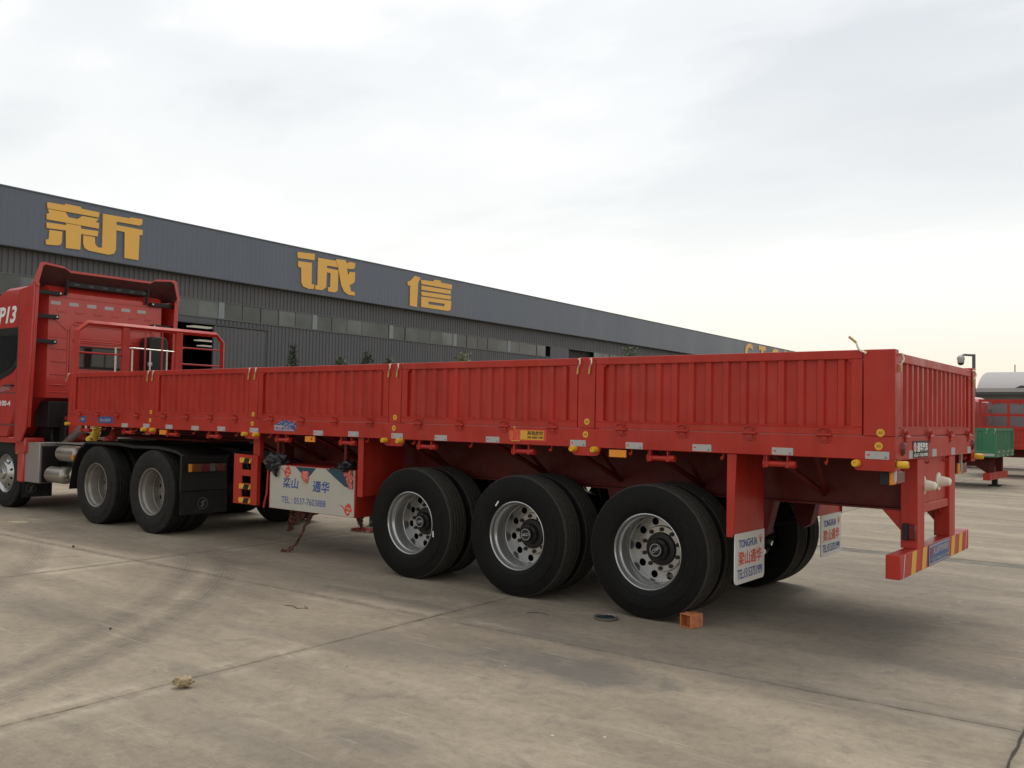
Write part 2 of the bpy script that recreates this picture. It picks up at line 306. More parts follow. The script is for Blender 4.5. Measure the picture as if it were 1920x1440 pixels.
def put(name, mesh, mat, parent=None, loc=(0, 0, 0), rot=(0, 0, 0), bevel=0.0, scale=None, label=None):
    if isinstance(mesh, M): mesh = mesh.mesh(name)
    if mat is not None and not mesh.materials: mesh.materials.append(mat)
    o = bpy.data.objects.new(name, mesh); COL.objects.link(o)
    w = Matrix.Translation(Vector(loc)) @ Euler(rot).to_matrix().to_4x4()
    if scale: w = w @ Matrix.Diagonal((*scale, 1))
    WM[o.name] = w
    if parent is not None:
        o.parent = parent; o.matrix_parent_inverse = WM[parent.name].inverted()
    o.matrix_basis = w
    if bevel:
        b_ = o.modifiers.new('bevel', 'BEVEL'); b_.width = bevel; b_.segments = 2; b_.limit_method = 'ANGLE'; b_.angle_limit = math.radians(40)
    if label: o['label'] = label
    return o
def root(name, loc, label, cat, group=None):
    o = bpy.data.objects.new(name, None); COL.objects.link(o); o.empty_display_size = 0.3
    o.location = loc; WM[o.name] = Matrix.Translation(Vector(loc)); tag(o, label, cat, group); return o
def tag(o, label, cat, group=None):
    o['label'] = label; o['category'] = cat
    if group: o['group'] = group
    return o
def curve2d(splines, ext=0.001, name='shape'):
    cu = bpy.data.curves.new(name, 'CURVE'); cu.dimensions = '2D'; cu.fill_mode = 'BOTH'; cu.extrude = ext
    for s_ in splines:
        sp = cu.splines.new('POLY'); sp.points.add(len(s_)-1)
        for q, p in zip(sp.points, s_): q.co = (p[0], p[1], 0, 1)
        sp.use_cyclic_u = True
    return from_curve(cu)
def from_curve(cu):
    o = bpy.data.objects.new('tmp', cu); COL.objects.link(o)
    dg = bpy.context.evaluated_depsgraph_get(); dg.update()
    me = bpy.data.meshes.new_from_object(o.evaluated_get(dg), depsgraph=dg)
    bpy.data.objects.remove(o); bpy.data.curves.remove(cu); me.materials.clear(); return me
def text(s_, w, h, bold=0.0, ext=0.0006, shear=0.0):
    cu = bpy.data.curves.new('lettering', 'FONT'); cu.body = s_; cu.size = 1.0; cu.offset = bold; cu.shear = shear; cu.extrude = 0.01; cu.resolution_u = 3
    me = from_curve(cu)
    n = len(me.vertices); co = [0.0]*(3*n); me.vertices.foreach_get('co', co)
    xs, ys = co[0::3], co[1::3]; x0, x1, y0, y1 = min(xs), max(xs), min(ys), max(ys)
    for i in range(n):
        co[3*i] = (co[3*i]-(x0+x1)/2)/(x1-x0)*w; co[3*i+1] = (co[3*i+1]-(y0+y1)/2)/(y1-y0)*h; co[3*i+2] = ext if co[3*i+2] > 0 else -ext
    me.vertices.foreach_set('co', co); me.update(); return me
def ring(r, n=24, c=(0, 0), ph=0.0): return [(c[0]+r*math.cos(2*PI*i/n+ph), c[1]+r*math.sin(2*PI*i/n+ph)) for i in range(n)]
def rrect(x0, y0, x1, y1, r, n=5, corners=(1, 1, 1, 1)):
    out = []
    for k, (cx, cy, a) in enumerate(((x1-r, y1-r, 0), (x0+r, y1-r, PI/2), (x0+r, y0+r, PI), (x1-r, y0+r, 1.5*PI))):
        if corners[k]: out += [(cx+r*math.cos(a+PI/2*i/n), cy+r*math.sin(a+PI/2*i/n)) for i in range(n+1)]
        else: out.append(((x1, y1), (x0, y1), (x0, y0), (x1, y0))[k])
    return out
SIDE = (PI/2, 0, 0)          # lettering that faces the near side (-y)
REAR = (PI/2, 0, PI/2)       # lettering that faces the rear (+x)

# ================================================================ ground
base = M(); base.add([(-400, -60, -0.014), (200, -60, -0.014), (200, 420, -0.014), (-400, 420, -0.014)], [(0, 1, 2, 3)])
ground = put('ground', base, CONC); ground['kind'] = 'structure'
GR = math.radians(1.9)                                     # the slab grid is turned a little against the trailer
gx = Vector((math.cos(GR), math.sin(GR), 0)); gy = Vector((-math.sin(GR), math.cos(GR), 0))
SX, SY = 4.08, 6.4
def slab_mesh(seed, sx, sy):
    rnd = random.Random(seed); pts = []
    def edge(a, b_, n):
        for i in range(n):
            f = i/n; p = Vector(a).lerp(Vector(b_), f); k = 0.0 if i == 0 else 1.0
            j = (rnd.random()-0.5)*0.013*k
            if rnd.random() < 0.06: j -= 0.0
            d = (Vector(b_)-Vector(a)).normalized(); nn = Vector((-d.y, d.x)); pts.append(p + nn*j)
    g_ = 0.006
    a, b_, c_, d_ = (g_, g_), (sx-g_, g_), (sx-g_, sy-g_), (g_, sy-g_)
    edge(a, b_, 34); edge(b_, c_, 52); edge(c_, d_, 34); edge(d_, a, 52)
    m_ = M(); n = len(pts); cen = Vector((sx/2, sy/2))
    inner = [p + (cen-p).normalized()*0.006 for p in pts]
    m_.add([(p.x, p.y, 0) for p in inner] + [(p.x, p.y, -0.005) for p in pts] + [(p.x, p.y, -0.03) for p in pts],
           [tuple(range(n))] + [(i, i+n, (i+1) % n+n, (i+1) % n) for i in range(n)] + [(i+n, i+2*n, (i+1) % n+2*n, (i+1) % n+n) for i in range(n)])
    return m_.mesh('concrete_slab', 0)
slabs = [slab_mesh(k, SX, SY) for k in range(4)]; slabs_c = [slab_mesh(9+k, SX, SY-0.30) for k in range(2)]
JX, JY = 0.86, -0.95
lay = M(); pp = [gx*(JX+SX*i)+gy*(JY+SY*j) for i, j in ((-7, -2), (3, -2), (3, 5), (-7, 5))]
lay.add([(p.x, p.y, -0.0095) for p in pp], [(0, 1, 2, 3)]); jf = put('joint_filler', lay, JOINT, ground)
for i in range(-7, 3):
    for j in range(-2, 5):
        p = gx*(JX+SX*i)+gy*(JY+SY*j)
        me = slabs_c[(i) % 2] if j == 0 else slabs[(i*2+j*3) % 4]
        put('concrete_slab', me, CONC, ground, (p.x, p.y, 0), (0, 0, GR))
dm = M()
for i in range(60):
    x0 = -20+i*0.6
    a0, a1 = 0.05*noise.noise((x0*0.9, 0, 3)), 0.05*noise.noise(((x0+0.6)*0.9, 0, 3))
    q = [gx*(JX+x0)+gy*(JY+SY-0.31+a0), gx*(JX+x0+0.6)+gy*(JY+SY-0.31+a1), gx*(JX+x0+0.6)+gy*(JY+SY-0.005), gx*(JX+x0)+gy*(JY+SY-0.005)]
    dm.add([(p.x, p.y, -0.004) for p in q], [(0, 1, 2, 3)])
put('patched_joint_strip', dm, DRAIN, ground)

# ================================================================ wheels (shared meshes, local axis y, outside at -y, y=0 at the rim lip)
def tyre_mesh(grooves, y0, w=0.285, R=0.535, seg=72):
    rb = 0.292; p = []
    def P(r, y): p.append((r, y0+y))
    P(rb, 0.045); P(rb+0.012, 0.022); P(rb+0.05, 0.006); P(rb+0.052, 0.009); P(rb+0.10, 0.0); P(rb+0.15, 0.004); P(rb+0.152, 0.008); P(R-0.052, 0.014)
    P(R-0.03, 0.019); P(R-0.012, 0.024); P(R-0.004, 0.032)
    for i in range(grooves):
        c_ = 0.032+(w-0.064)*(i+1)/(grooves+1); d = 0.0100
        e = 0.004*abs((i+1)/(grooves+1)*2-1)**2
        P(R-e, c_-d-0.002); P(R-0.014-e, c_-d); P(R-0.014-e, c_+d); P(R-e, c_+d+0.002)
    P(R-0.004, w-0.032); P(R-0.012, w-0.024); P(R-0.052, w-0.014); P(rb+0.15, w-0.004); P(rb+0.10, w); P(rb+0.05, w-0.006); P(rb, w-0.045)
    me = M().lathe(p, seg).mesh('tyre', 28)
    return me
TY_O = tyre_mesh(4, -0.03); TY_I = tyre_mesh(4, 0.288)
def rot_to_side(me):      # curve2d meshes lie in xy facing +z; stand them up facing -y
    me.transform(Matrix.Rotation(PI/2, 4, 'X')); return me
def rim_deep():
    m_ = M().lathe([(0.296, 0.03), (0.303, 0.012), (0.306, 0.0), (0.303, -0.008), (0.297, -0.010), (0.291, -0.004), (0.288, 0.004), (0.286, 0.030), (0.288, 0.029), (0.284, 0.046), (0.275, 0.054),
                    (0.270, 0.064), (0.268, 0.150), (0.266, 0.156), (0.269, 0.162), (0.268, 0.170), (0.262, 0.176), (0.264, 0.235), (0.261, 0.252)], 72)
    m_.lathe([(0.192, 0.254), (0.188, 0.250), (0.184, 0.236), (0.178, 0.230)], 64)
    me = m_.mesh('wheel', 40)
    d1 = rot_to_side(curve2d([ring(0.264, 64), ring(0.188, 64)] + [ring(0.031, 18, (0.2255*math.cos(2*PI*k/10), 0.2255*math.sin(2*PI*k/10))) for k in range(10)], 0.004)); d1.transform(Matrix.Translation((0, 0.255, 0)))
    d2 = rot_to_side(curve2d([ring(0.181, 64), ring(0.11, 48)], 0.004)); d2.transform(Matrix.Translation((0, 0.233, 0)))
    bm = bmesh.new()
    for q in (me, d1, d2): bm.from_mesh(q)
    out = bpy.data.meshes.new('wheel'); bm.to_mesh(out); bm.free(); finish(out, 40); return out
RIM_T = rim_deep(); RIM_D = RIM_T.copy()
BACK = M().lathe([(0.0, 0.30), (0.20, 0.30), (0.21, 0.30), (0.22, 0.44), (0.24, 0.60)], 40).mesh('brake_drum', 40)
hb = M().lathe([(0.0, 0.130), (0.052, 0.130), (0.058, 0.135), (0.060, 0.165), (0.082, 0.170), (0.088, 0.180), (0.092, 0.205), (0.128, 0.212), (0.134, 0.220), (0.136, 0.232)], 40)
for k in range(6):
    a = 2*PI*k/6; hb.cyl((0.072*math.cos(a), 0.172, 0.072*math.sin(a)), (0.072*math.cos(a), 0.158, 0.072*math.sin(a)), 0.008, n=6)
HUB = hb.mesh('hub', 35)
NUT = M()
for k in range(10):
    a = 2*PI*k/10; NUT.cyl((0.158*math.cos(a+.3), 0.231, 0.158*math.sin(a+.3)), (0.158*math.cos(a+.3), 0.212, 0.158*math.sin(a+.3)), 0.0185, 0.016, n=8)
NUTS = NUT.mesh('wheel_nuts', 30)
CAPT = text('CTSM', 0.072, 0.024, 0.02); CAPT.transform(Matrix.Translation((0, 0, 0)))
cr_ = curve2d([ring(0.050, 40), ring(0.0455, 40)], 0.0008)
bm = bmesh.new(); bm.from_mesh(CAPT); bm.from_mesh(cr_); CAP = bpy.data.meshes.new('hub_lettering'); bm.to_mesh(CAP); bm.free()
CAP.transform(Matrix.Translation((0, 0.1285, 0)) @ Matrix.Rotation(PI/2, 4, 'X'))
for me, mt in ((RIM_T, RIM), (RIM_D, RIMOLD), (BACK, BLACK), (HUB, BLKPL), (NUTS, BLKPL), (CAP, GREYW)): me.materials.append(mt)
TY_O2, TY_I2 = TY_O.copy(), TY_I.copy()
for me, mt, tr_ in ((TY_O, RUB, TREAD), (TY_I, RUB, TREAD), (TY_O2, RUBOLD, RUBOLD), (TY_I2, RUBOLD, RUBOLD)):
    me.materials.append(mt); me.materials.append(tr_)
    for f_ in me.polygons:
        if math.hypot(f_.center.x, f_.center.z) > 0.523: f_.material_index = 1
# steering wheel rim: disc bulges outward
ms = M().lathe([(0.296, 0.03), (0.304, 0.008), (0.303, -0.006), (0.296, -0.009), (0.287, 0.0), (0.276, 0.03), (0.262, 0.045), (0.250, 0.040), (0.238, 0.02)], 64)
ms.lathe([(0.150, -0.045), (0.165, -0.040), (0.178, -0.028)], 48); me1 = ms.mesh('wheel', 40)
bm = bmesh.new(); bm.from_mesh(me1)
d1 = rot_to_side(curve2d([ring(0.242, 64), ring(0.172, 64)] + [ring(0.021, 14, (0.212*math.cos(2*PI*k/10), 0.212*math.sin(2*PI*k/10))) for k in range(10)], 0.004))
for v_ in d1.vertices: r_ = math.hypot(v_.co.x, v_.co.z); v_.co.y += -0.028+(r_-0.172)*0.66
bm.from_mesh(d1); RIM_S = bpy.data.meshes.new('wheel'); bm.to_mesh(RIM_S); bm.free(); finish(RIM_S, 40); RIM_S.materials.append(RIM)
HUB_S = M().lathe([(0.0, -0.075), (0.07, -0.075), (0.085, -0.065), (0.09, -0.045), (0.150, -0.043)], 40).mesh('hub', 35); HUB_S.materials.append(RIM)
def dual_wheel(parent, x, y, z, spin, far=False, old=False, hub=True):
    rot = (0, spin, PI if far else 0) if far else (0, spin, 0)
    w = put('wheel', RIM_D if old else RIM_T, None, parent, (x, y, z), rot)
    put('tyre', TY_O2 if old else TY_O, None, w, (x, y, z), rot); put('tyre', TY_I2 if old else TY_I, None, w, (x, y, z), rot)
    put('brake_drum', BACK, None, w, (x, y, z), rot)
    if hub:
        put('hub', HUB, None, w, (x, y, z), rot); put('wheel_nuts', NUTS, None, w, (x, y, z), rot)['kind'] = 'stuff'; put('hub_lettering', CAP, None, w, (x, y, z), rot)
    return w

# ================================================================ red semi-trailer
T = root('semi_trailer', (-5.66, 1.25, 0), 'long red dropside semi-trailer with ribbed side boards, three axles and white mud flaps', 'trailer')
LT, WT = 11.32, 2.5; ZB, ZD, ZT = 1.34, 1.50, 2.085
POST = [(-0.21, 0.0), (-2.54, -2.37), (-4.79, -4.62), (-7.07, -6.90), (-9.215, -9.045), (-11.32, -11.20)]
# rails (slightly hollow channel look: face plate with lips)
def rail(near):
    y0, y1 = (0, 0.012) if near else (2.488, 2.5); yi0, yi1 = (0.012, 0.07) if near else (2.43, 2.488)
    m_ = M().box(-LT, 0, y0, y1, ZB, ZD-0.004); m_.box(-LT, 0, yi0, yi1, ZB, ZB+0.012); m_.box(-LT, 0, yi0, yi1, ZD-0.016, ZD-0.004); return m_
put('side_rail', rail(True), RED, T, bevel=0.004); put('side_rail', rail(False), RED, T, bevel=0.004)
put('rear_rail', M().box(-0.012, 0.0, 0.014, 2.486, ZB-0.002, ZD-0.005).box(-0.09, -0.012, 0.014, 2.486, ZB-0.002, ZB+0.01), RED, T, bevel=0.004)
put('front_rail', M().box(-LT, -LT+0.012, 0.014, 2.486, ZB, ZD-0.005), RED, T)
put('deck', M().box(-LT+0.02, -0.02, 0.072, 2.428, ZD-0.05, ZD-0.0035), RED_SHADED, T)
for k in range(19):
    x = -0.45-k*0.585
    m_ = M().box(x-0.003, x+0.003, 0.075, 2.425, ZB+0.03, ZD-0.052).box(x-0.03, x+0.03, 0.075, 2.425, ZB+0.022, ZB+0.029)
    put('cross_member', m_, RED_SHADED, T)
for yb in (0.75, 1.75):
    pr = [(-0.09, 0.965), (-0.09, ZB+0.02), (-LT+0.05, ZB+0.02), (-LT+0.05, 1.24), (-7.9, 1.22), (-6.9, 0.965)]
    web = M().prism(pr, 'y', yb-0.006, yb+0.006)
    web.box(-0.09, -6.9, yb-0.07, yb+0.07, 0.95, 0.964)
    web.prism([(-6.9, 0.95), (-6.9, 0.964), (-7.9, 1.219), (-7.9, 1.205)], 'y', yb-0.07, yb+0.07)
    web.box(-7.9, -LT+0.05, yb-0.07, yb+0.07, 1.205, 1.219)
    put('main_beam', web, RED_SHADED, T)
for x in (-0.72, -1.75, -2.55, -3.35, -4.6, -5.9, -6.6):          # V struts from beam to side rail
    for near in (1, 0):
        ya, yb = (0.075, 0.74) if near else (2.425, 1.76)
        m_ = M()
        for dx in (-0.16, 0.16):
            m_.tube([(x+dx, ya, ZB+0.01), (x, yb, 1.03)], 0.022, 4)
        put('strut', m_, RED_SHADED, T)
put('fifth_wheel_plate', M().box(-11.0, -8.7, 0.55, 1.95, 1.17, 1.20), RED_SHADED, T)
# --- dropside boards
def board(L, ribs, H=ZT-ZD):
    top, bot, st = 0.062, 0.055, 0.075
    fr = M().box(0, L, 0, 0.045, H-top, H).box(0, L, 0.001, 0.045, -0.001, bot)
    fr.box(0, st, 0.002, 0.045, bot, H-top).box(L-st, L, 0.002, 0.045, bot, H-top)
    for s_ in (0, 1):      # small gussets in the corners
        x = st if s_ == 0 else L-st; d = 0.03 if s_ == 0 else -0.03
        fr.prism([(x, H-top), (x+d, H-top), (x, H-top-0.03)], 'y', 0.004, 0.03)
    bead = M(); n = 40                                                 # welded lip over the bottom rail, slightly wavy
    for i in range(n):
        x0 = st*0.5+(L-st)*i/n; x1 = st*0.5+(L-st)*(i+1)/n; e = 0.0015*math.sin(i*2.3)
        bead.add([(x0, -0.002, bot+e), (x1, -0.002, bot+e), (x1, 0.022, bot+0.012+e), (x0, 0.022, bot+0.012+e), (x0, -0.001, bot-0.006), (x1, -0.001, bot-0.006)], [(0, 1, 2, 3), (4, 5, 1, 0)])
    pr = [(st-0.004, 0.034)]; per = (L-2*st)/ribs
    for k in range(ribs):
        c_ = st+per*(k+0.5); w = 0.022*min(1.3, per/0.145); s_ = 0.012
        if k == 0: pr.append((c_-w-s_, 0.034))
        else: pr.append((c_-w-s_, 0.034))
        pr += [(c_-w, 0.014), (c_+w, 0.014), (c_+w+s_, 0.034)]
    pr.append((L-st+0.004, 0.034))
    sh = M(); V = []; F = []
    for x, y in pr: V += [(x, y, bot-0.01), (x, y, H-top+0.01)]
    for i in range(len(pr)-1): F.append((2*i, 2*i+2, 2*i+3, 2*i+1))
    sh.add(V, F)
    return fr.mesh('board_frame', 0), sh.mesh('corrugated_sheet', 0), bead.mesh('weld_lip', 0)
def hinge_mesh():
    m_ = M().cyl((-0.052, -0.012, 0), (0.052, -0.012, 0), 0.0115, n=10)
    m_.box(-0.022, 0.022, -0.010, 0.002, -0.035, 0.030); m_.prism([(-0.016, 0.01), (0.016, 0.01), (0, 0.034)], 'y', -0.020, -0.006)
    up = [(0.050*math.cos(a), -0.003, 0.022+0.026*math.sin(a)) for a in [0.35+(PI-0.7)*i/10 for i in range(11)]]
    m_.tube(up, 0.0045, 6); dn = [(0.048*math.cos(a), -0.003, -0.026-0.026*math.sin(a)) for a in [0.35+(PI-0.7)*i/10 for i in range(11)]]
    m_.tube(dn, 0.0045, 6); return m_.mesh('hinge', 35)
HINGE = hinge_mesh(); HINGE.materials.append(RED)
def lever_meshes(L=0.075, grip=0.05):
    a = M(); pts = [(0.012*math.sin(t_*4.2), -0.012-0.012*math.sin(t_*PI), -L*t_) for t_ in [i/8 for i in range(9)]]
    a.tube(pts, 0.0062, 6); a.cyl((0, -0.0, 0.0), (0, -0.022, 0), 0.009, n=8)
    e = pts[-1]; b_ = M().tube([e, (e[0], e[1]-0.003, e[2]-grip)], 0.0085, 8)
    return a.mesh('latch_lever', 40), b_.mesh('lever_grip', 40)
LEV, GRIP = lever_meshes(); LEV.materials.append(BRASS)
GRM = paint('yellow_grip', (0.47, 0.33, 0.09), 0.5, 0.1, 30.0); GRIP.materials.append(GRM)
HSP = [0.26, 0.81, 1.36, 1.91]
near_boards = []
for i in range(5):
    xa, xb = POST[i+1][1], POST[i][0]; L = xb-xa-0.012
    fr, sh, be = board(L, 14); x0 = xa+0.006
    o = put('side_board', fr, RED, T, (x0, 0.001, ZD), bevel=0.005); put('corrugated_sheet', sh, RED, o, (x0, 0.001, ZD)); put('weld_lip', be, RED, o, (x0, 0.001, ZD))
    near_boards.append(o)
    for k in range(4):
        hx = xb-L*(HSP[k]/2.16)-0.0; put('hinge', HINGE, None, o, (hx, 0.0, ZD-0.002))
    o2 = put('side_board', fr, RED, T, (x0+L, 2.499, ZD), (0, 0, PI), bevel=0.005); put('corrugated_sheet', sh, RED, o2, (x0+L, 2.499, ZD), (0, 0, PI))
DISC = curve2d([ring(0.027, 28)], 0.0008, 'sticker'); DISC.materials.append(YELS)
BRK = curve2d([rrect(-0.145, -0.068, 0.145, 0.03, 0.055, 6, (0, 0, 1, 1))], 0.004, 'bracket_plate'); BRK.materials.append(RED)
CAPM = M().lathe([(0.0, -0.062), (0.012, -0.062), (0.0125, -0.069), (0.020, -0.069), (0.024, -0.062), (0.0255, -0.01), (0.024, 0.0)], 20).mesh('yellow_end_cap', 35); CAPM.materials.append(YEL)
for i, (xa, xb) in enumerate(POST):
    xc = (xa+xb)/2
    for near in (1, 0):
        y0, y1 = (0.0, 0.09) if near else (2.41, 2.5)
        pm = M().box(xa+0.002, xb-0.001, y0+0.0005, y1-0.0005, ZD-0.003, ZT+(0.003 if i else 0.0))
        if i == 0 and near: pm.box(xa+0.03, xb-0.02, 0.088, 0.13, ZD, ZT-0.02)
        po = put('post', pm, RED, T, bevel=0.006)
        if near:
            if i < 5:
                for dz in (1.553 if i else 1.522, 1.447 if i else 1.432):
                    xo = xc+(0.012 if dz > 1.5 else 0.0)
                    put('sticker', DISC, None, po, (xo, -0.0015, dz), SIDE)
                    put('sticker_lettering', text('A%d' % (5-i), 0.028, 0.019, 0.0, 0.0004), BRN, po, (xo, -0.0027, dz), SIDE)
            if 0 < i < 5:
                bk = put('bracket_plate', BRK, None, T, (xc, 0.006, ZB), SIDE)
                for dx in (-0.105, 0.105): put('yellow_end_cap', CAPM, None, bk, (xc+dx, 0.006, 1.325))
            levs = []
            if i == 0: levs = [(-0.19, 'up')]
            elif i == 5: levs = [(xa+0.02, 'tilt')]
            else: levs = [(xa+0.022, 'dn'), (xb-0.032, 'dn')]
            for lx, kind in levs:
                rt = {'dn': (0, 0.06, 0), 'up': (0, PI-0.85, 0), 'tilt': (0, 0.5, 0)}[kind]
                zz = ZT-0.012 if kind != 'up' else ZT-0.02
                lo = put('latch_lever', LEV, None, po, (lx, 0, zz), rt, scale=(1, 1, 1.25) if kind == 'up' else None)
                put('lever_grip', GRIP, None, po, (lx, 0, zz), rt, scale=(1, 1, 1.25) if kind == 'up' else None)
# rear corner plates and front corner
for yy, nm in ((0.006, 1), (2.494, 0)):
    cp = put('corner_plate', curve2d([rrect(-0.27, -0.075, 0.0, 0.02, 0.03, 5, (0, 0, 1, 0))], 0.004), RED, T, (0.0, yy, ZB), SIDE)
    for dx in (-0.245, ):
        put('yellow_end_cap', CAPM, None, cp, (dx, yy, 1.312), (0, 0, 0 if nm else PI))
    put('yellow_end_cap', CAPM, None, cp, (0.005, 0.045 if nm else 2.455, 1.312), (0, 0, PI/2))
    put('return_plate', M().box(-0.006, 0.004, min(yy, 1.25+1.0*(1 if not nm else -1)), max(yy, 1.25+1.0*(1 if not nm else -1)), ZB-0.075, ZB-0.004) if False else M().box(-0.010, -0.002, (0.012 if nm else 2.36), (0.14 if nm else 2.488), ZB-0.07, ZB-0.004), RED, T)
put('yellow_end_cap', CAPM, None, T, (-11.25, 0.004, 1.36))
# reflective tape on the rail
TAPE = M().box(-0.078, 0.078, -0.0012, 0.0008, -0.026, 0.026).mesh('reflective_tape', 0); TAPE.materials.append(WREF)
TMK = M().box(-0.066, -0.047, -0.0018, -0.0010, -0.004, 0.007).mesh('tape_mark', 0); TMK.materials.append(REDI)
TMK2 = M().box(0.045, 0.066, -0.0018, -0.0010, -0.019, -0.015).box(0.052, 0.06, -0.0018, -0.0010, -0.013, -0.006).mesh('tape_mark', 0); TMK2.materials.append(GREYM)
for i, x in enumerate((-0.115, -0.77, -1.40, -1.99, -2.53, -3.45, -4.08, -4.66, -5.29, -5.84, -6.95, -7.58, -8.12, -8.69, -9.22, -9.75)):
    z = 1.370+0.002*(i % 3)
    o = put('reflective_tape', TAPE, None, T, (x, 0, z)); put('tape_mark', TMK, None, o, (x, 0, z)); put('tape_mark', TMK2, None, o, (x, 0, z))
# rope winches and hooks under the rail
def winch():
    m_ = M()
    for x in (-0.085, 0.07): m_.box(x-0.005, x+0.005, 0.004, 0.045, -0.085, 0.012); m_.box(x-0.012, x+0.012, 0.0, 0.05, -0.085, -0.045)
    m_.cyl((-0.10, 0.025, -0.062), (0.115, 0.025, -0.062), 0.021, n=14); m_.cyl((0.078, 0.025, -0.062), (0.125, 0.025, -0.062), 0.027, n=14)
    for k in range(10):
        a = 2*PI*k/10; c_ = (-0.105, 0.025+0.027*math.cos(a), -0.062+0.027*math.sin(a)); m_.box(c_[0]-0.006, c_[0]+0.006, c_[1]-0.006, c_[1]+0.006, c_[2]-0.006, c_[2]+0.006)
    m_.cyl((-0.112, 0.025, -0.062), (-0.098, 0.025, -0.062), 0.027, n=12)
    m_.box(-0.112, -0.10, 0.02, 0.035, -0.04, 0.01); m_.cyl((0.105, -0.006, -0.062), (0.105, 0.06, -0.062), 0.009, n=8)
    return m_.mesh('rope_winch', 35)
WIN = winch(); WIN.materials.append(RED)
for x in (-0.81, -1.77, -3.13, -4.29, -5.41, -6.47, -7.78, -8.66, -9.72, -10.85): put('rope_winch', WIN, None, T, (x, 0.012, ZB))
HOOK = M().tube([(0, 0.02, 0.0), (0, 0.014, -0.03), (0, 0.0, -0.048), (0, -0.012, -0.042), (0, -0.014, -0.026)], 0.007, 6).mesh('rope_hook', 35); HOOK.materials.append(RED)
for x in (-0.46, -1.24, -2.03, -2.82, -3.72, -4.45, -5.10, -5.95, -6.68, -7.3, -8.17, -9.5, -10.30): put('rope_hook', HOOK, None, T, (x, 0.015, ZB))
AMB = M().box(-0.08, 0.08, -0.012, 0.004, -0.03, 0.03).mesh('amber_reflector', 0); AMB.materials.append(ORA)
for x, z in ((-2.15, 1.30), (-5.985, 1.30), (-8.845, 1.30)):
    o = put('amber_reflector', AMB, None, T, (x, 0.02, z), bevel=0.003); put('reflector_stem', M().box(x-0.015, x+0.015, 0.018, 0.024, z, ZB+0.01), RED_SHADED, o)
# --- tailgate
fr, sh, be = board(2.27, 15, ZT-ZD-0.02)
tg = put('tailgate', fr, RED, T, (-0.012, 0.115, ZD+0.002), (0, 0, PI/2), bevel=0.005)
put('corrugated_sheet', sh, RED, tg, (-0.012, 0.115, ZD+0.002), (0, 0, PI/2)); put('weld_lip', be, RED, tg, (-0.012, 0.115, ZD+0.002), (0, 0, PI/2))
for y in (0.25, 0.91, 1.56, 2.22): put('hinge', HINGE, None, tg, (0.0, y, ZD-0.004), (0, 0, PI/2))
for y in (0.10, 2.40):
    put('latch_lever', LEV, None, tg, (0, y, ZT-0.03), (0, 0.0, PI/2-0.3)); put('lever_grip', GRIP, None, tg, (0, y, ZT-0.03), (0, 0.0, PI/2-0.3))
# --- rear rail fittings
RTAPE = M().box(-0.0008, 0.0012, -0.065, 0.065, -0.028, 0.028).mesh('reflective_tape', 0); RTAPE.materials.append(WREF)
for y in (0.405, 1.05, 1.66, 2.25): put('reflective_tape', RTAPE, None, T, (0.0005, y, 1.372))
for y in (0.17, 2.36):
    put('marker_lamp', M().lathe([(0.0, 0.026), (0.028, 0.022), (0.040, 0.010), (0.045, 0.0)], 24, 'x').mesh('marker_lamp'), REDL, T, (0.0, y, 1.415), scale=(1, 0.8, 1.15))
sg = put('plate_sign', M().box(0.0006, 0.0035, 0.435, 0.865, 1.347, 1.465), BLACK, T)
put('lettering', text('通华汽车', 0.30, 0.068, 0.022), WHI, sg, (0.0045, 0.69, 1.420), REAR)
put('lettering', text('0537-7603888', 0.38, 0.022, 0.0), WHI, sg, (0.0045, 0.65, 1.364), REAR)
put('round_emblem', curve2d([ring(0.034, 24), ring(0.028, 24)], 0.0008), WHI, sg, (0.0045, 0.485, 1.42), REAR)
put('round_emblem', curve2d([ring(0.026, 24)], 0.0008), REDI, sg, (0.0042, 0.485, 1.42), REAR)
put('emblem_stroke', curve2d([[(-.004, -.024), (.004, -.024), (.004, .006), (.018, .006), (.018, .012), (-.018, .012), (-.018, .006), (-.004, .006)]], 0.0006), WHI, sg, (0.0058, 0.485, 1.42), REAR)
for y in (0.95, 1.5, 2.2): put('rope_hook', HOOK, None, T, (-0.03, y, ZB), (0, 0, PI/2))
# lamp clusters tucked under the corners
for y0 in (0.10, 2.08):
    o = put('tail_lamp', M().box(-0.13, -0.07, y0, y0+0.32, 1.165, 1.262), BLKPL, T, bevel=0.006)
    put('lamp_lens', M().box(-0.069, -0.045, y0+0.004, y0+0.11, 1.168, 1.258), ORA, o, bevel=0.008); put('lamp_lens', M().box(-0.069, -0.045, y0+0.115, y0+0.316, 1.168, 1.258), REDL, o, bevel=0.008)
    put('lamp_bracket', M().box(-0.05, -0.03, y0+0.03, y0+0.06, 1.19, ZB+0.02), STEEL, o)
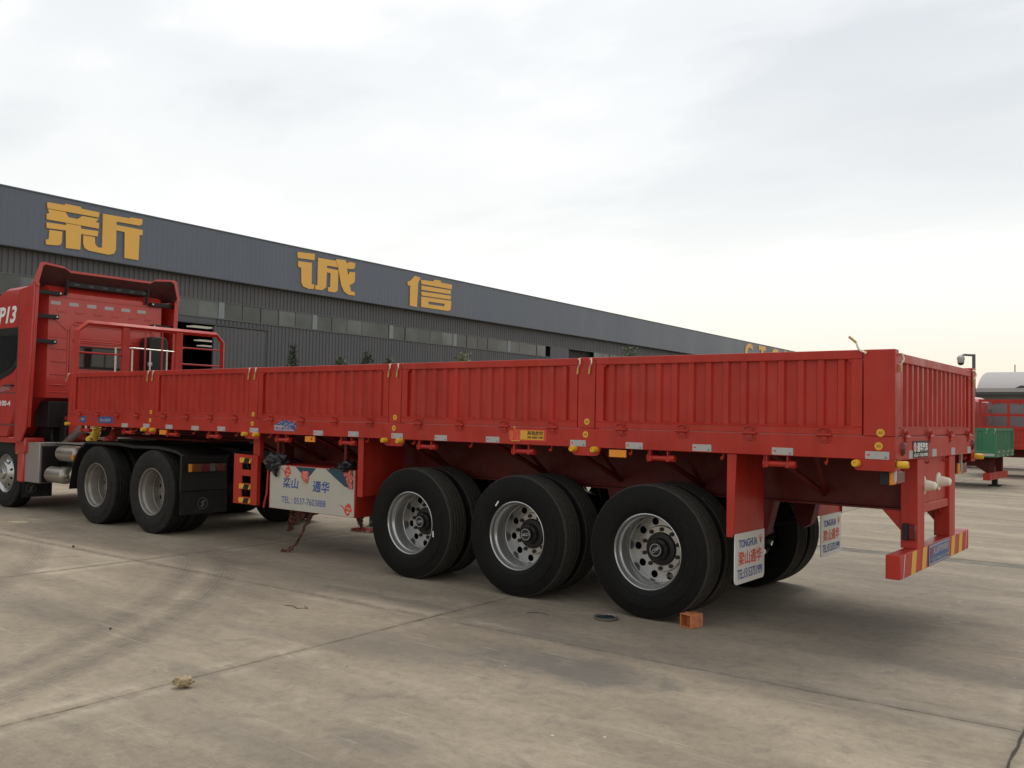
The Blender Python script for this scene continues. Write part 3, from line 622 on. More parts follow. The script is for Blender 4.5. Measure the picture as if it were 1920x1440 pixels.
# --- rear legs, plate, bumper
for y0 in (0.645, 1.62):
    lg = put('rear_leg', M().box(-0.135, -0.017, y0, y0+0.195, 0.684, ZB-0.003), RED, T, bevel=0.006)
    put('gusset', M().prism([(-0.135, 0.95), (-0.135, 0.80), (-0.27, 0.95)], 'y', y0+0.03, y0+0.045), RED, lg)
put('rear_plate', M().box(-0.055, -0.045, 0.84, 1.62, 0.99, ZB-0.004), RED, T)
put('rear_crossbar', M().box(-0.12, -0.026, 0.84, 1.62, 0.93, 0.995), RED, T, bevel=0.006)
for sgn, yy in ((1, 0.84), (-1, 1.62)): put('gusset', M().prism([(yy, 0.929), (yy+0.07*sgn, 0.929), (yy, 0.85)], 'x', -0.09, -0.078), RED, T)
for y, z in ((0.90, 1.13), (1.36, 1.14)):
    o = put('rubber_cone', M().lathe([(0.0, 0.10), (0.018, 0.096), (0.030, 0.085), (0.042, 0.03), (0.045, 0.012), (0.070, 0.010), (0.070, 0.0), (0.0, 0.0)], 24, 'x').mesh('rubber_cone'), LAMPW, T, (-0.045, y, z))
ml = put('marker_lamp', M().box(-0.075, -0.022, 0.614, 0.6445, 0.75, 0.86), REDL, T, bevel=0.008); put('lamp_housing', M().box(-0.115, -0.0755, 0.611, 0.6445, 0.745, 0.865), BLKPL, ml, bevel=0.004)
bp_ = put('bumper', M().box(-0.115, -0.017, 0.20, 2.32, 0.52, 0.685), RED, T, bevel=0.006)
STR = curve2d([[(-0.075, -0.078), (0.045, -0.078), (0.085, 0.078), (-0.035, 0.078)]], 0.0007, 'reflective_stripe'); STR.materials.append(YELS)
STR2 = curve2d([[(-0.008, -0.078), (0.0, -0.078), (0.04, 0.078), (0.032, 0.078)]], 0.0007, 'pale_stripe'); STR2.materials.append(WHI)
for y in (0.54, 0.83, 1.73, 2.0): put('reflective_stripe', STR, None, bp_, (-0.0155, y, 0.603), REAR)
for y in (0.28, 2.20): put('pale_stripe', STR2, None, bp_, (-0.0155, y, 0.603), REAR)
put('bumper_sign', M().box(-0.0163, -0.013, 0.95, 1.60, 0.527, 0.68), BLUES, bp_)
put('sign_border', curve2d([[(-.318, -.070), (.318, -.070), (.318, .070), (-.318, .070)], [(-.310, -.062), (.310, -.062), (.310, .062), (-.310, .062)]], 0.0005), WREF, bp_, (-0.0124, 1.275, 0.603), REAR)
put('lettering', text('梁山通华专用车制造', 0.47, 0.058, 0.012), WREF, bp_, (-0.012, 1.32, 0.628), REAR)
put('lettering', text('TEL:0537-7603888 15153751999', 0.53, 0.024), WREF, bp_, (-0.012, 1.295, 0.563), REAR)
put('round_emblem', curve2d([ring(0.034, 24), ring(0.024, 24)], 0.0005), REDI, bp_, (-0.012, 1.03, 0.63), REAR)
# --- stickers on the near rail
ts = put('thumb_sticker', curve2d([rrect(-0.155, -0.052, 0.19, 0.048, 0.004)], 0.0006), REDI, T, (-3.045, -0.0012, 1.425), SIDE)
put('sticker_field', curve2d([[(-0.09, -0.040), (0.162, -0.040), (0.162, 0.040), (-0.09, 0.040)]], 0.0005), YELS, ts, (-3.045, -0.0025, 1.425), SIDE)
thumb = [(-.215, .012), (-.21, .026), (-.196, .031), (-.166, .028), (-.170, .055), (-.160, .068), (-.146, .062), (-.140, .040), (-.124, .016), (-.124, .004), (-.100, .004), (-.098, -.050), (-.140, -.048), (-.182, -.050), (-.200, -.036), (-.210, -.012)]
put('thumb_outline', curve2d([[(x*1.05+.008, y*1.14-.001) for x, y in thumb]], 0.0005), YELS, ts, (-3.045, -0.0036, 1.425), SIDE)
put('thumb', curve2d([thumb], 0.0005), REDI, ts, (-3.045, -0.0047, 1.425), SIDE)
put('thumb_lines', curve2d([[(-.200, .012-.02*k), (-.168, .010-.02*k), (-.168, .014-.02*k), (-.200, .016-.02*k)] for k in range(3)] + [[(-.124, -.048), (-.121, -.048), (-.121, .003), (-.124, .003)]], 0.0004), YELS, ts, (-3.045, -0.0056, 1.425), SIDE)
put('lettering', text('高强度钢', 0.168, 0.038, 0.02), BRN, ts, (-2.975, -0.0036, 1.443), SIDE)
put('lettering', text('宝钢L 高强度 大梁钢', 0.168, 0.022, 0.02), BRN, ts, (-2.975, -0.0036, 1.406), SIDE)
ws = put('wave_sticker', curve2d([[(-.19, -.055), (.17, -.055), (.175, .01), (.20, .025), (.16, .04), (.12, .042), (.10, .05), (.06, .045), (.03, .068), (0, .055), (-.04, .07), (-.06, .045), (-.10, .048), (-.12, .03), (-.19, .02)]], 0.0006), BLUES, T, (-6.395, -0.0012, 1.43), SIDE)
wv_ = M(); rnd = random.Random(4)
for k in range(11):
    x0 = -0.10+0.026*k; y0 = 0.02+0.02*math.sin(k*1.7); pts = [(x0+0.02*i-0.02, y0+0.014*math.sin(i*1.3+k*1.9)+0.004*i*(1 if k % 2 else -1)) for i in range(4)]
    for a, b_ in zip(pts[:-1], pts[1:]):
        a, b_ = Vector(a), Vector(b_); d = (b_-a).normalized(); n_ = Vector((-d.y, d.x))*0.0028
        wv_.add([(q.x, 0, q.y) for q in (a-n_, b_-n_, b_+n_, a+n_)], [(0, 1, 2, 3)])
put('wave_strokes', wv_, WREF, ws, (-6.395, -0.0026, 1.432))
put('sticker_field', curve2d([[(-.183, -.050), (.163, -.050), (.10, -.008), (0.0, -.004), (-.04, .005), (-.183, .012)]], 0.0004), PALE, ws, (-6.395, -0.0024, 1.43), SIDE)
put('lettering', text('梁山通华挂车', 0.30, 0.034, 0.01), BLUEI, ws, (-6.41, -0.0034, 1.406), SIDE)
for x0, x1, s_ in ((-10.96, -10.79, '华'), (-10.45, -10.06, '梁山通华')):
    o = put('blue_sticker', M().box(x0, x1, -0.0012, 0.0006, 1.39, 1.475), BLUES, T)
    put('lettering', text(s_, (x1-x0)*0.72, 0.045, 0.01), WREF, o, ((x0+x1)/2, -0.002, 1.43), SIDE)
# --- headboard rack at the front
hr = put('headboard_rack', M().tube([(-11.22, 0.05, ZD), (-11.22, 0.05, 2.70), (-11.22, 0.19, 2.82), (-11.22, 2.33, 2.82), (-11.22, 2.45, 2.70), (-11.22, 2.45, ZD)], 0.042, 4), RED, T)
for y in (0.78, 1.66): put('rack_post', M().box(-11.25, -11.19, y-0.055, y+0.055, ZD, 2.80), RED, hr, bevel=0.004)
for y, z0, z1 in ((1.10, ZD, 2.80), (1.38, ZD, 2.80)): put('rack_bar', M().cyl((-11.22, y, z0), (-11.22, y, z1), 0.013, n=8), RED, hr)
for y0, y1, z in ((0.06, 0.74, 2.39), (1.70, 2.43, 2.57), (1.70, 2.43, 2.31)): put('rack_bar', M().cyl((-11.22, y0, z), (-11.22, y1, z), 0.013, n=8), RED, hr)
fr, sh, be = board(2.27, 13)
fb = put('front_board', fr, RED, T, (-11.31, 2.385, ZD), (0, 0, -PI/2)); put('corrugated_sheet', sh, RED, fb, (-11.31, 2.385, ZD), (0, 0, -PI/2))
# --- running gear
AX = (-1.886, -3.196, -4.506); ZW = 0.532
MARK = M().box(-0.028, 0.028, -0.002, 0.004, -0.006, 0.006).mesh('paint_mark', 0); MARK.materials.append(WHI)
marks = {0: [(-0.03, 0.405, 0.1), (0.36, -0.06, 1.0)], 1: [(-0.21, 0.27, -0.9), (0.19, 0.335, 0.5)], 2: [(0.33, -0.075, 1.5), (-0.40, 0.11, 0.4)]}
for k, x in enumerate(AX):
    w = dual_wheel(T, x, 0.05, ZW, (-0.62, 2.95, -0.2)[k]); dual_wheel(T, x, 2.45, ZW, 0.4*k, far=True, hub=k > 0)
    for (dx, dz, an), big in zip(marks[k], (1, 0)):
        put('paint_mark', MARK, None, w, (x+dx, 0.0265 if big else 0.028, ZW+dz), (0, an, 0), scale=None if big else (0.2, 1, 0.5))
    put('axle', M().cyl((x, 0.35, ZW), (x, 2.15, ZW), 0.075, n=16), BLACK, T)
    for yb in (0.75, 1.75):
        sp = M()
        for q in range(7):
            hl = 0.56-0.065*q; pts = [(x+hl*t_, yb, 0.80-0.10*(1-t_*t_)*0.9-0.014*q+0.05) for t_ in (-1, -.6, -.3, 0, .3, .6, 1)]
            for a, b_ in zip(pts[:-1], pts[1:]): sp.add([(a[0], yb-.04, a[2]), (b_[0], yb-.04, b_[2]), (b_[0], yb+.04, b_[2]), (a[0], yb+.04, a[2]), (a[0], yb-.04, a[2]-.012), (b_[0], yb-.04, b_[2]-.012), (b_[0], yb+.04, b_[2]-.012), (a[0], yb+.04, a[2]-.012)], [(0, 1, 2, 3), (7, 6, 5, 4), (0, 4, 5, 1), (2, 6, 7, 3)])
        put('leaf_spring', sp, BLACK, T)
        put('spring_seat', M().box(x-0.11, x+0.11, yb-0.06, yb+0.06, ZW+0.04, ZW+0.16), BLACK, T)
        put('spring_hanger', M().prism([(x-0.78, 0.95), (x-0.52, 0.95), (x-0.58, 0.68), (x-0.64, 0.64), (x-0.70, 0.68)], 'y', yb-0.06, yb+0.06), RED_SHADED, T)
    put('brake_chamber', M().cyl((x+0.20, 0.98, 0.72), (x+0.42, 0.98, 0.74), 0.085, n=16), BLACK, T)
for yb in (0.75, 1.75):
    put('spring_hanger', M().prism([(-1.36, 0.95), (-1.10, 0.95), (-1.17, 0.68), (-1.23, 0.64), (-1.29, 0.68)], 'y', yb-0.06, yb+0.06), RED_SHADED, T)
    put('torque_rod', M().cyl((-1.23, yb, 0.72), (-1.75, yb, 0.60), 0.028, n=8), BLACK, T)
put('air_tank', M().cyl((-5.05, 1.05, 0.80), (-4.9, 2.2, 0.80), 0.13, n=18), BLACK, T)
for k, yy in enumerate((0.90, 0.94, 1.58)):
    rnd = random.Random(60+k); put('air_line', M().tube([(-0.5-0.42*i, yy+rnd.uniform(-.02, .02), 1.05+0.05*k-0.05*abs(math.sin(i*1.1+k))) for i in range(17)], 0.011, 6), BLACK, T)
for x in AX:
    for yy in (0.62, 1.9): put('brake_hose', M().tube([(x+0.35, yy+0.3, 0.76), (x+0.30, yy+0.25, 0.98), (x+0.1, yy+0.28, 1.02)], 0.010, 6), BLACK, T)
# --- mud flaps with their hanging plates
def mudflap(y0, y1, x):
    near = y0 < 1
    pl = put('mudguard_plate', M().box(x-0.006, x+0.006, y0+0.001, y1, 0.735, ZB-0.003), RED, T)
    ye = y0 if near else y1
    put('mudguard_edge', M().prism([(x-0.03, ZB-0.004), (x+0.045, ZB-0.004), (x+0.02, 0.72), (x-0.03, 0.72)], 'y', ye-(0.004 if near else 0), ye+(0 if near else 0.004)), RED, pl)
    yc = (y0+y1)/2+0.02; hw = (y1-y0)/2-0.03
    fl = put('mud_flap', curve2d([rrect(-hw, -0.19, hw, 0.19, 0.035, 6, (0, 0, 1, 1))], 0.004), WHITE, T, (x+0.012, yc, 0.545), REAR)
    w_ = hw*2
    put('lettering', text('TONGHUA', w_*0.62, 0.062, 0.016), BLUEI, fl, (x+0.0172, yc-w_*0.07, 0.655), REAR)
    put('lettering', text('梁山通华', w_*0.80, 0.105, 0.018), REDI, fl, (x+0.0172, yc, 0.545), REAR)
    put('lettering', text('TEL:15153751999', w_*0.84, 0.072, 0.010), BLUEI, fl, (x+0.0172, yc, 0.428), REAR)
    put('round_emblem', curve2d([ring(0.026, 20), ring(0.021, 20)] + [[(-.004, -.045), (.004, -.045), (.004, -.004), (.018, -.004), (.018, .003), (-.018, .003), (-.018, -.004), (-.004, -.004)]], 0.0006), REDI, fl, (x+0.0172, yc+w_*0.36, 0.672), REAR)
    return fl
mudflap(0.02, 0.63, -1.17); mudflap(1.87, 2.48, -1.17)
pl = put('mudguard_plate', M().box(-5.21, -5.20, 0.045, 0.64, 0.74, ZB-0.003), RED, T); put('mudguard_edge', M().box(-5.25, -5.17, 0.035, 0.044, 0.735, ZB-0.003), RED, pl)
# --- tool box
tb = put('tool_box', M().box(-6.80, -5.365, 0.115, 0.75, 0.50, 0.995), RED, T, bevel=0.006)
put('box_door', M().box(-6.775, -5.375, 0.108, 0.1145, 0.505, 0.988), BOXW, tb, bevel=0.002)
def door(nm, splines, mat, dx=0.0, dz=0.0, lay=0): return put(nm, curve2d(splines, 0.0005), mat, tb, (dx, 0.107-0.0011*lay, dz), SIDE)
put('lettering', text('梁山', 0.27, 0.115, 0.02, shear=0.1), BLUEI, tb, (-6.41, 0.107, 0.80), SIDE); put('lettering', text('通华', 0.28, 0.125, 0.02, shear=0.1), BLUEI, tb, (-5.90, 0.107, 0.79), SIDE)
put('lettering', text('TEL : 0537-7603888', 0.74, 0.072, 0.0), BLUEI, tb, (-6.19, 0.107, 0.612), SIDE)
door('teal_triangle', [[(-6.33, .985), (-5.985, .985), (-6.07, .91), (-6.14, .87), (-6.22, .91)]], TEAL); door('teal_triangle', [[(-5.83, .985), (-5.40, .985), (-5.40, .80), (-5.52, .815), (-5.66, .89)]], TEAL)
flame = [(-.11, .045), (-.05, .02), (-.02, -.03), (0, -.055), (.03, -.06), (.055, -.04), (.06, -.015), (.08, -.02), (.085, .01), (.07, .03), (.075, .045), (.055, .06), (.03, .075), (.01, .05), (-.01, .055), (-.015, .03), (-.02, .01), (-.035, .02), (-.06, .04)]
holes = [ring(.015, 10, (.018, -.022)), ring(.013, 10, (.046, .014)), ring(.011, 10, (.014, .022)), ring(.009, 10, (.045, -.022))]
door('flame_print', [flame]+holes, REDI, -6.49, 0.915); door('flame_print', [flame]+holes, REDI, -5.49, 0.575)
for x in (-6.69, -5.56): put('box_hanger', M().box(x-0.02, x+0.02, 0.14, 0.18, 0.99, ZB), RED_SHADED, tb)
put('box_latch', M().tube([(-6.80, 0.10, 0.98), (-6.805, 0.09, 0.66), (-6.83, 0.08, 0.56), (-6.84, 0.08, 0.50)], 0.012, 6), RED, tb)
# --- ladder and landing legs
lad = put('side_ladder', curve2d([[(-7.40, .515), (-6.955, .515), (-6.955, 1.08), (-7.40, 1.09)], [(-7.245, .60), (-7.075, .60), (-7.075, .685), (-7.245, .685)], [(-7.245, .755), (-7.075, .755), (-7.075, .84), (-7.245, .84)], [(-7.245, .91), (-7.075, .91), (-7.075, .985), (-7.245, .985)]], 0.006), RED, T, (0, 0.07, 0), SIDE)
put('ladder_return', M().box(-6.97, -6.955, 0.076, 0.11, 0.515, 1.078).box(-7.40, -7.388, 0.076, 0.11, 0.515, 1.085), RED, lad)
for z in (0.56, 0.72, 1.02):
    put('rung', M().box(-7.26, -7.06, 0.04, 0.063, z-0.028, z+0.028), YELS, lad)
    for x in (-7.125,): put('rung_stripe', curve2d([[(-.062, -.028), (.035, -.028), (.062, .028), (-.035, .028)]], 0.0006), BLACK, lad, (x, 0.039, z), SIDE)
for y in (0.45, 1.95):
    lg = put('landing_leg', M().box(-7.11, -6.97, y, y+0.14, 0.58, ZB), RED_SHADED, T, bevel=0.004)
    put('leg_foot', M().box(-7.085, -6.995, y+0.025, y+0.115, 0.52, 0.58).box(-7.17, -6.91, y-0.06, y+0.2, 0.50, 0.52), BLACK, lg)
put('ladder_stay', M().box(-7.10, -6.98, 0.11, 0.16, 1.0, ZB), RED, T)
put('landing_crossbar', M().cyl((-7.04, 0.6, 0.75), (-7.04, 1.95, 0.75), 0.03, n=10), RED_SHADED, T)

# ================================================================ red tractor unit
K = root('tractor_truck', (-12.0, 1.25, 0), 'red tractor truck with roof deflector, parked under the front of the red trailer', 'truck')
# cab shell: side profile lofted across the width with tucked rear corners
prof = [(-13.35, 1.12), (-12.80, 1.70), (-12.66, 1.74), (-12.66, 3.40), (-12.75, 3.50), (-13.6, 3.50), (-14.5, 3.24), (-14.75, 2.95), (-14.95, 2.0), (-15.0, 1.2), (-14.98, 1.12)]
cb = M(); secs = [(0.10, 0.30, 0.14), (0.06, 0.36, 0.10), (0.03, 0.40, 0.16), (0.03, 0.40, 0.16)]
def cab_sec(y, tuck, drop): return [(max(-15.0, min(x, -12.66-tuck)) if x > -13.2 else x, y, z-(drop if z > 3.1 else 0)) for x, z in prof]
ys = [(0.035, 0.36, 0.14), (0.05, 0.34, 0.07), (0.12, 0.26, 0.02), (0.30, 0.0, 0.0), (2.20, 0.0, 0.0), (2.38, 0.26, 0.02), (2.45, 0.34, 0.07), (2.465, 0.36, 0.14)]
V = []; n = len(prof)
for y, tk, dr in ys: V += cab_sec(y, tk, dr)
F = [(i*n+j, i*n+(j+1) % n, (i+1)*n+(j+1) % n, (i+1)*n+j) for i in range(len(ys)-1) for j in range(n)] + [tuple(range(n))[::-1], tuple(range((len(ys)-1)*n, len(ys)*n))]
cab = put('cab', cb.add(V, F), CABRED, K)
def rearstrip(nm, y0, y1, z0, z1, d=0.012, mat=CABRED): return put(nm, M().box(-12.662, -12.662+d, y0, y1, z0, z1), mat, K, bevel=min(0.006, d*0.45))
# pressed panels in the rear wall
for y0, y1, z0, z1, d in ((0.34, 2.12, 3.315, 3.335, 0.010), (0.32, 2.14, 2.685, 2.70, 0.008), (0.70, 2.02, 2.895, 2.93, 0.022), (0.64, 0.68, 2.1, 2.88, 0.016), (2.02, 2.06, 2.1, 2.88, 0.016),
                          (0.36, 0.60, 2.30, 2.32, 0.018), (0.36, 0.60, 2.10, 2.12, 0.018), (0.36, 0.60, 1.93, 1.95, 0.018), (0.36, 0.60, 2.50, 2.52, 0.018), (0.70, 1.62, 2.62, 2.65, 0.014), (0.34, 2.1, 1.82, 1.835, 0.010)):
    rearstrip('pressed_rib', y0, y1, z0, z1, d)
for k in range(6): rearstrip('pressed_rib', 0.44+0.29*k, 0.56+0.29*k, 3.08, 3.095, 0.008)
put('pressed_rib', M().prism([(0.38, 2.98), (0.42, 3.0), (0.62, 2.84), (0.58, 2.81)], 'x', -12.662, -12.648), CABRED, K)
for pth in ([(0.62, 2.05), (0.62, 2.84), (0.74, 2.955), (1.98, 2.955), (2.06, 2.84), (2.06, 2.05)], [(0.70, 2.66), (1.66, 2.66), (1.72, 2.60), (1.72, 2.1)]):
    put('pressed_frame', M().tube([(-12.662, y_, z_) for y_, z_ in pth], 0.020, 8), CABRED, K)
for y_ in (0.42, 0.72, 1.02, 1.32, 1.62, 1.9): rearstrip('pressed_dimple', y_, y_+0.16, 3.10, 3.17, 0.006)
put('door_handle', M().tube([(-13.42, 0.03, 2.02-0.1), (-13.42, 0.0, 1.92), (-13.16, 0.0, 1.92), (-13.16, 0.03, 1.92)], 0.016, 6), BLKPL, K)
put('door_gap', M().box(-13.008, -12.998, 0.030, 0.0346, 1.15, 2.02).box(-12.99, -12.98, -0.002, 0.0005, 1.1, 3.4), TRIM, K)
wf = put('rear_window', M().prism(rrect(0.74, 2.215, 1.57, 2.575, 0.05), 'x', -12.663, -12.648), BLKPL, K); put('window_pane', M().prism(rrect(0.765, 2.24, 1.545, 2.55, 0.045), 'x', -12.647, -12.643), CGLASS, wf)
for k, y in enumerate((0.405, 0.69, 0.98, 1.27, 1.56, 1.84)): rearstrip('reflective_tape', y-0.075, y+0.075, 3.20, 3.255, 0.003, WREF)
# near and far side fairings
for y0, y1, sg_ in ((0.0, 0.03, 1), (2.40, 2.43, -1)):
    fm = M().prism([(-13.02, 1.06), (-12.78, 1.06), (-12.62, 1.28), (-12.56, 2.2), (-12.50, 3.46), (-12.98, 3.42)], 'y', y0, y1)
    yi = y1 if sg_ > 0 else y0
    fm.prism([(-12.625, 1.28), (-12.61, 1.28), (-12.49, 3.46), (-12.52, 3.46)], 'y', yi, yi+0.045*sg_)
    fo = put('side_fairing', fm, CABRED, K, bevel=0.008)
    for k in range(9):
        z = 1.5+0.2*k; yk = yi+0.004*sg_
        put('fairing_rib', M().tube([(-12.93, yk, z), (-12.62, yk, z+0.16)], 0.010, 5), CABRED, fo)
    for z, dy in ((3.37, 0.44), (3.0, 0.40), (2.61, 0.38)):
        ya, yb = (y1+0.005, y1+dy) if sg_ > 0 else (y0-dy, y0-0.005)
        put('fairing_stay', M().box(-12.625, -12.585, ya, yb, z-0.035, z+0.03).box(-12.66, -12.626, (yb-0.07 if sg_ > 0 else ya), (yb if sg_ > 0 else ya+0.07), z-0.03, z+0.025), BLKPL, fo, bevel=0.006)
        put('stay_bolt', M().cyl((-12.584, (yb-0.035 if sg_ > 0 else ya+0.035), z), (-12.57, (yb-0.035 if sg_ > 0 else ya+0.035), z), 0.014, n=8), STEEL, fo)
rearstrip('reflective_tape', 0.345, 0.35, 3.02, 3.03, 0.002, WREF)
put('reflective_tape', M().box(-12.70, -12.64, 0.0745, 0.077, 3.06, 3.21), WREF, K)
# roof deflector: open shell
def defl(x, kz, inset, th):
    o_ = [(0.02, 3.44), (-0.01, 3.50), (0.05, 3.80), (0.42, 3.78), (0.50, 3.72), (1.56, 3.70), (1.64, 3.765), (2.08, 3.775), (2.15, 3.72), (2.33, 3.44)]
    o_ = [(0.02, 3.44), (0.0, 3.50), (0.06, 3.79), (0.10, 3.815), (0.42, 3.785), (0.50, 3.735), (1.90, 3.735), (1.98, 3.785), (2.30, 3.815), (2.36, 3.79), (2.43, 3.50), (2.41, 3.44)]
    return [(x, 1.215+(y-1.215)*inset*(1-th/1.2), 3.44+(z-3.44)*kz-(th if z > 3.6 else 0)) for y, z in o_]
dm = M(); A = defl(-12.47, 1.0, 1.0, 0.0); B = defl(-12.64, 0.50, 0.992, 0.0); C_ = defl(-12.86, 0.0, 0.97, 0.0); A2 = defl(-12.47, 1.0, 0.985, 0.035); B2 = defl(-12.65, 0.47, 0.975, 0.03); C2 = defl(-12.84, 0.0, 0.95, 0.0)
n = len(A); V = A+B+C_+A2; F = []
for a, b_ in ((0, 1), (1, 2)): F += [(a*n+i, a*n+i+1, b_*n+i+1, b_*n+i) for i in range(n-1)]
F += [(i, 3*n+i, 3*n+i+1, i+1) for i in range(n-1)]
dfl = put('roof_deflector', dm.add(V, F), CABRED, K)
put('deflector_lining', M().add(A2+B2+C2, [(a*n+i, (a+1)*n+i, (a+1)*n+i+1, a*n+i+1) for a in (0, 1) for i in range(n-1)]), LINING, dfl)
put('deflector_beam', M().box(-12.62, -12.60, 0.55, 1.92, 3.50, 3.58), BLKPL, dfl, bevel=0.004)
for k in range(6): put('beam_slot', M().prism(rrect(0.66+0.23*k, 3.525, 0.74+0.23*k, 3.555, 0.012), 'x', -12.5985, -12.597), TRIM, dfl)
for y in (0.54, 1.90): put('deflector_arm', M().tube([(-12.60, y, 3.72), (-12.59, y, 3.5), (-12.63, y, 3.36)], 0.028, 6), BLKPL, dfl)
# near side of the cab
win = [(-14.3, 2.83), (-12.84, 2.83), (-12.86, 2.62), (-12.92, 2.42), (-13.02, 2.24), (-13.25, 2.11), (-13.66, 2.01), (-14.4, 2.0)]
sw = put('side_window', M().prism(win, 'y', 0.022, 0.034), BLKPL, K)
put('window_pane', M().prism([(-14.25, 2.72), (-13.05, 2.70), (-13.05, 2.52), (-13.10, 2.34), (-13.28, 2.20), (-13.66, 2.11), (-14.3, 2.10)], 'y', 0.016, 0.021), CGLASS, sw)
put('lettering', text('WP13', 1.02, 0.27, 0.03, shear=0.25), WHI, K, (-13.66, 0.0335, 3.04), SIDE)
put('lettering', text('X3000', 0.55, 0.075, 0.02, shear=0.3), STEEL, K, (-13.55, 0.0335, 1.86), (PI/2, -0.10, 0))
put('lettering', text('400-100-4', 0.70, 0.085, 0.02), WHI, K, (-13.60, 0.0335, 1.64), SIDE)
put('door_seam', M().box(-14.4, -13.02, 0.031, 0.0342, 1.80, 1.812).box(-14.4, -12.98, 0.028, 0.0342, 1.30, 1.315), TRIM, K)
put('step_panel', M().box(-13.05, -12.72, 0.04, 0.34, 0.88, 1.115).box(-14.2, -13.05, 0.05, 0.30, 1.02, 1.115), CABRED, K, bevel=0.02)
put('wheel_arch', M().tube([(-13.46+0.64*math.cos(a), 0.19, 0.53+0.62*math.sin(a)) for a in [0.15+i*(PI-0.3)/12 for i in range(13)]], 0.04, 6), BLKPL, K)
put('fender_panel', M().box(-13.0, -12.80, 0.06, 0.40, 0.43, 0.90), CABRED, K, bevel=0.02)
put('fender_panel', M().prism([(-12.80, 0.93), (-12.80, 1.04), (-12.4, 0.98), (-12.15, 1.12), (-12.1, 1.30), (-12.3, 1.42), (-12.62, 1.45), (-12.62, 1.10)], 'y', 0.55, 0.70), CABRED, K)
put('marker_lamp', M().box(-13.03, -12.99, 0.05, 0.06, 0.86, 0.92), ORA, K)
put('front_bumper', M().prism([(-15.08, 0.45), (-15.12, 0.8), (-15.02, 1.14), (-14.2, 1.14), (-14.15, 0.9), (-14.15, 0.45)], 'y', 0.05, 2.45), CABRED, K, bevel=0.03)
put('windscreen', M().prism([(-14.81, 2.95), (-14.985, 2.0), (-14.995, 2.0), (-14.82, 2.95)], 'y', 0.25, 2.25), CGLASS, K)
# chassis
for y in (0.80, 1.62): put('chassis_rail', M().box(-14.6, -8.45, y, y+0.08, 0.86, 1.10), BLACK, K)
for x in (-8.5, -9.8, -11.2, -12.4): put('chassis_crossmember', M().box(x-0.06, x+0.06, 0.885, 1.615, 0.90, 1.06), BLACK, K)
put('engine_block', M().box(-14.0, -12.75, 0.45, 2.0, 0.55, 1.30), BLACK, K, bevel=0.03)
put('gearbox', M().box(-12.8, -11.95, 0.95, 1.55, 0.50, 1.0), BLACK, K, bevel=0.05)
put('air_filter_housing', M().lathe([(0.0, 1.20), (0.17, 1.20), (0.19, 1.24), (0.19, 1.48), (0.12, 1.52), (0.12, 1.62), (0.0, 1.62)], 24, 'z').mesh('air_filter_housing'), BLACK, K, (-12.42, 0.85, -0.12))
put('rear_cab_mount', M().box(-13.0, -12.55, 0.30, 2.15, 1.28, 1.68).box(-12.60, -12.40, 0.50, 0.62, 1.05, 1.4), BLACK, K, bevel=0.01)
put('exhaust_pipe', M().tube([(-12.55, 0.55, 1.00), (-12.30, 0.55, 1.12), (-11.95, 0.52, 1.27), (-11.70, 0.52, 1.28), (-11.55, 0.55, 1.20)], [0.06, 0.06, 0.065, 0.065, 0.05], 14), TANK, K)
put('intake_snorkel', M().prism(rrect(1.80, 2.05, 2.12, 2.80, 0.10), 'x', -12.62, -12.28), BLKPL, K, bevel=0.02)
put('snorkel_knob', M().lathe([(0.0, -0.06), (0.05, -0.045), (0.06, 0.0), (0.05, 0.045), (0.0, 0.06)], 16, 'z').mesh('snorkel_knob'), TANK, K, (-12.25, 1.78, 2.33), scale=(0.7, 0.7, 0.7))
hr2 = put('catwalk_rail', M().tube([(-11.75, 0.92, 1.2), (-11.75, 0.92, 2.53), (-11.62, 1.14, 2.53), (-11.70, 1.90, 2.53), (-11.70, 1.92, 1.2)], 0.016, 8), STEEL, K)
for y in (1.14, 1.44, 1.73): put('rail_post', M().cyl((-11.66, y, 1.15), (-11.66, y, 2.525), 0.012, n=8), STEEL, hr2)
put('catwalk', M().box(-12.0, -11.35, 0.78, 1.72, 1.105, 1.14), ALU, K)
bx_ = put('battery_box', M().prism([(-12.90, 0.44), (-12.90, 0.97), (-12.84, 1.045), (-12.33, 1.055), (-12.33, 0.44)], 'y', 0.09, 0.62), ALU, K, bevel=0.008)
put('box_side', M().box(-12.328, -12.30, 0.12, 0.60, 0.45, 1.0), BLKPL, bx_)
put('equipment_bracket', M().box(-12.2, -11.35, 0.45, 0.78, 0.50, 1.045), BLACK, K, bevel=0.01)
put('box_lid', M().box(-12.30, -11.45, 0.30, 0.75, 1.046, 1.058), ALU, K)
for y, z, x0, x1 in ((0.15, 0.905, -12.0, -11.45), (-0.0+0.07, 0.585, -12.15, -11.66), (0.20, 0.585, -12.1, -11.62)):
    put('air_tank', M().lathe([(0.0, x0-0.04), (0.08, x0-0.02), (0.12, x0+0.03), (0.122, x1-0.03), (0.118, x1), (0.09, x1+0.025), (0.0, x1+0.04)], 28, 'x').mesh('air_tank'), TANK, K, (0, y+0.12, z))
    put('tank_fitting', M().cyl((x1+0.02, y+0.12, z-0.06), (x1+0.06, y+0.12, z-0.06), 0.016, n=8).cyl((x1+0.03, y+0.09, z), (x1+0.065, y+0.09, z), 0.013, n=8), STEEL, K)
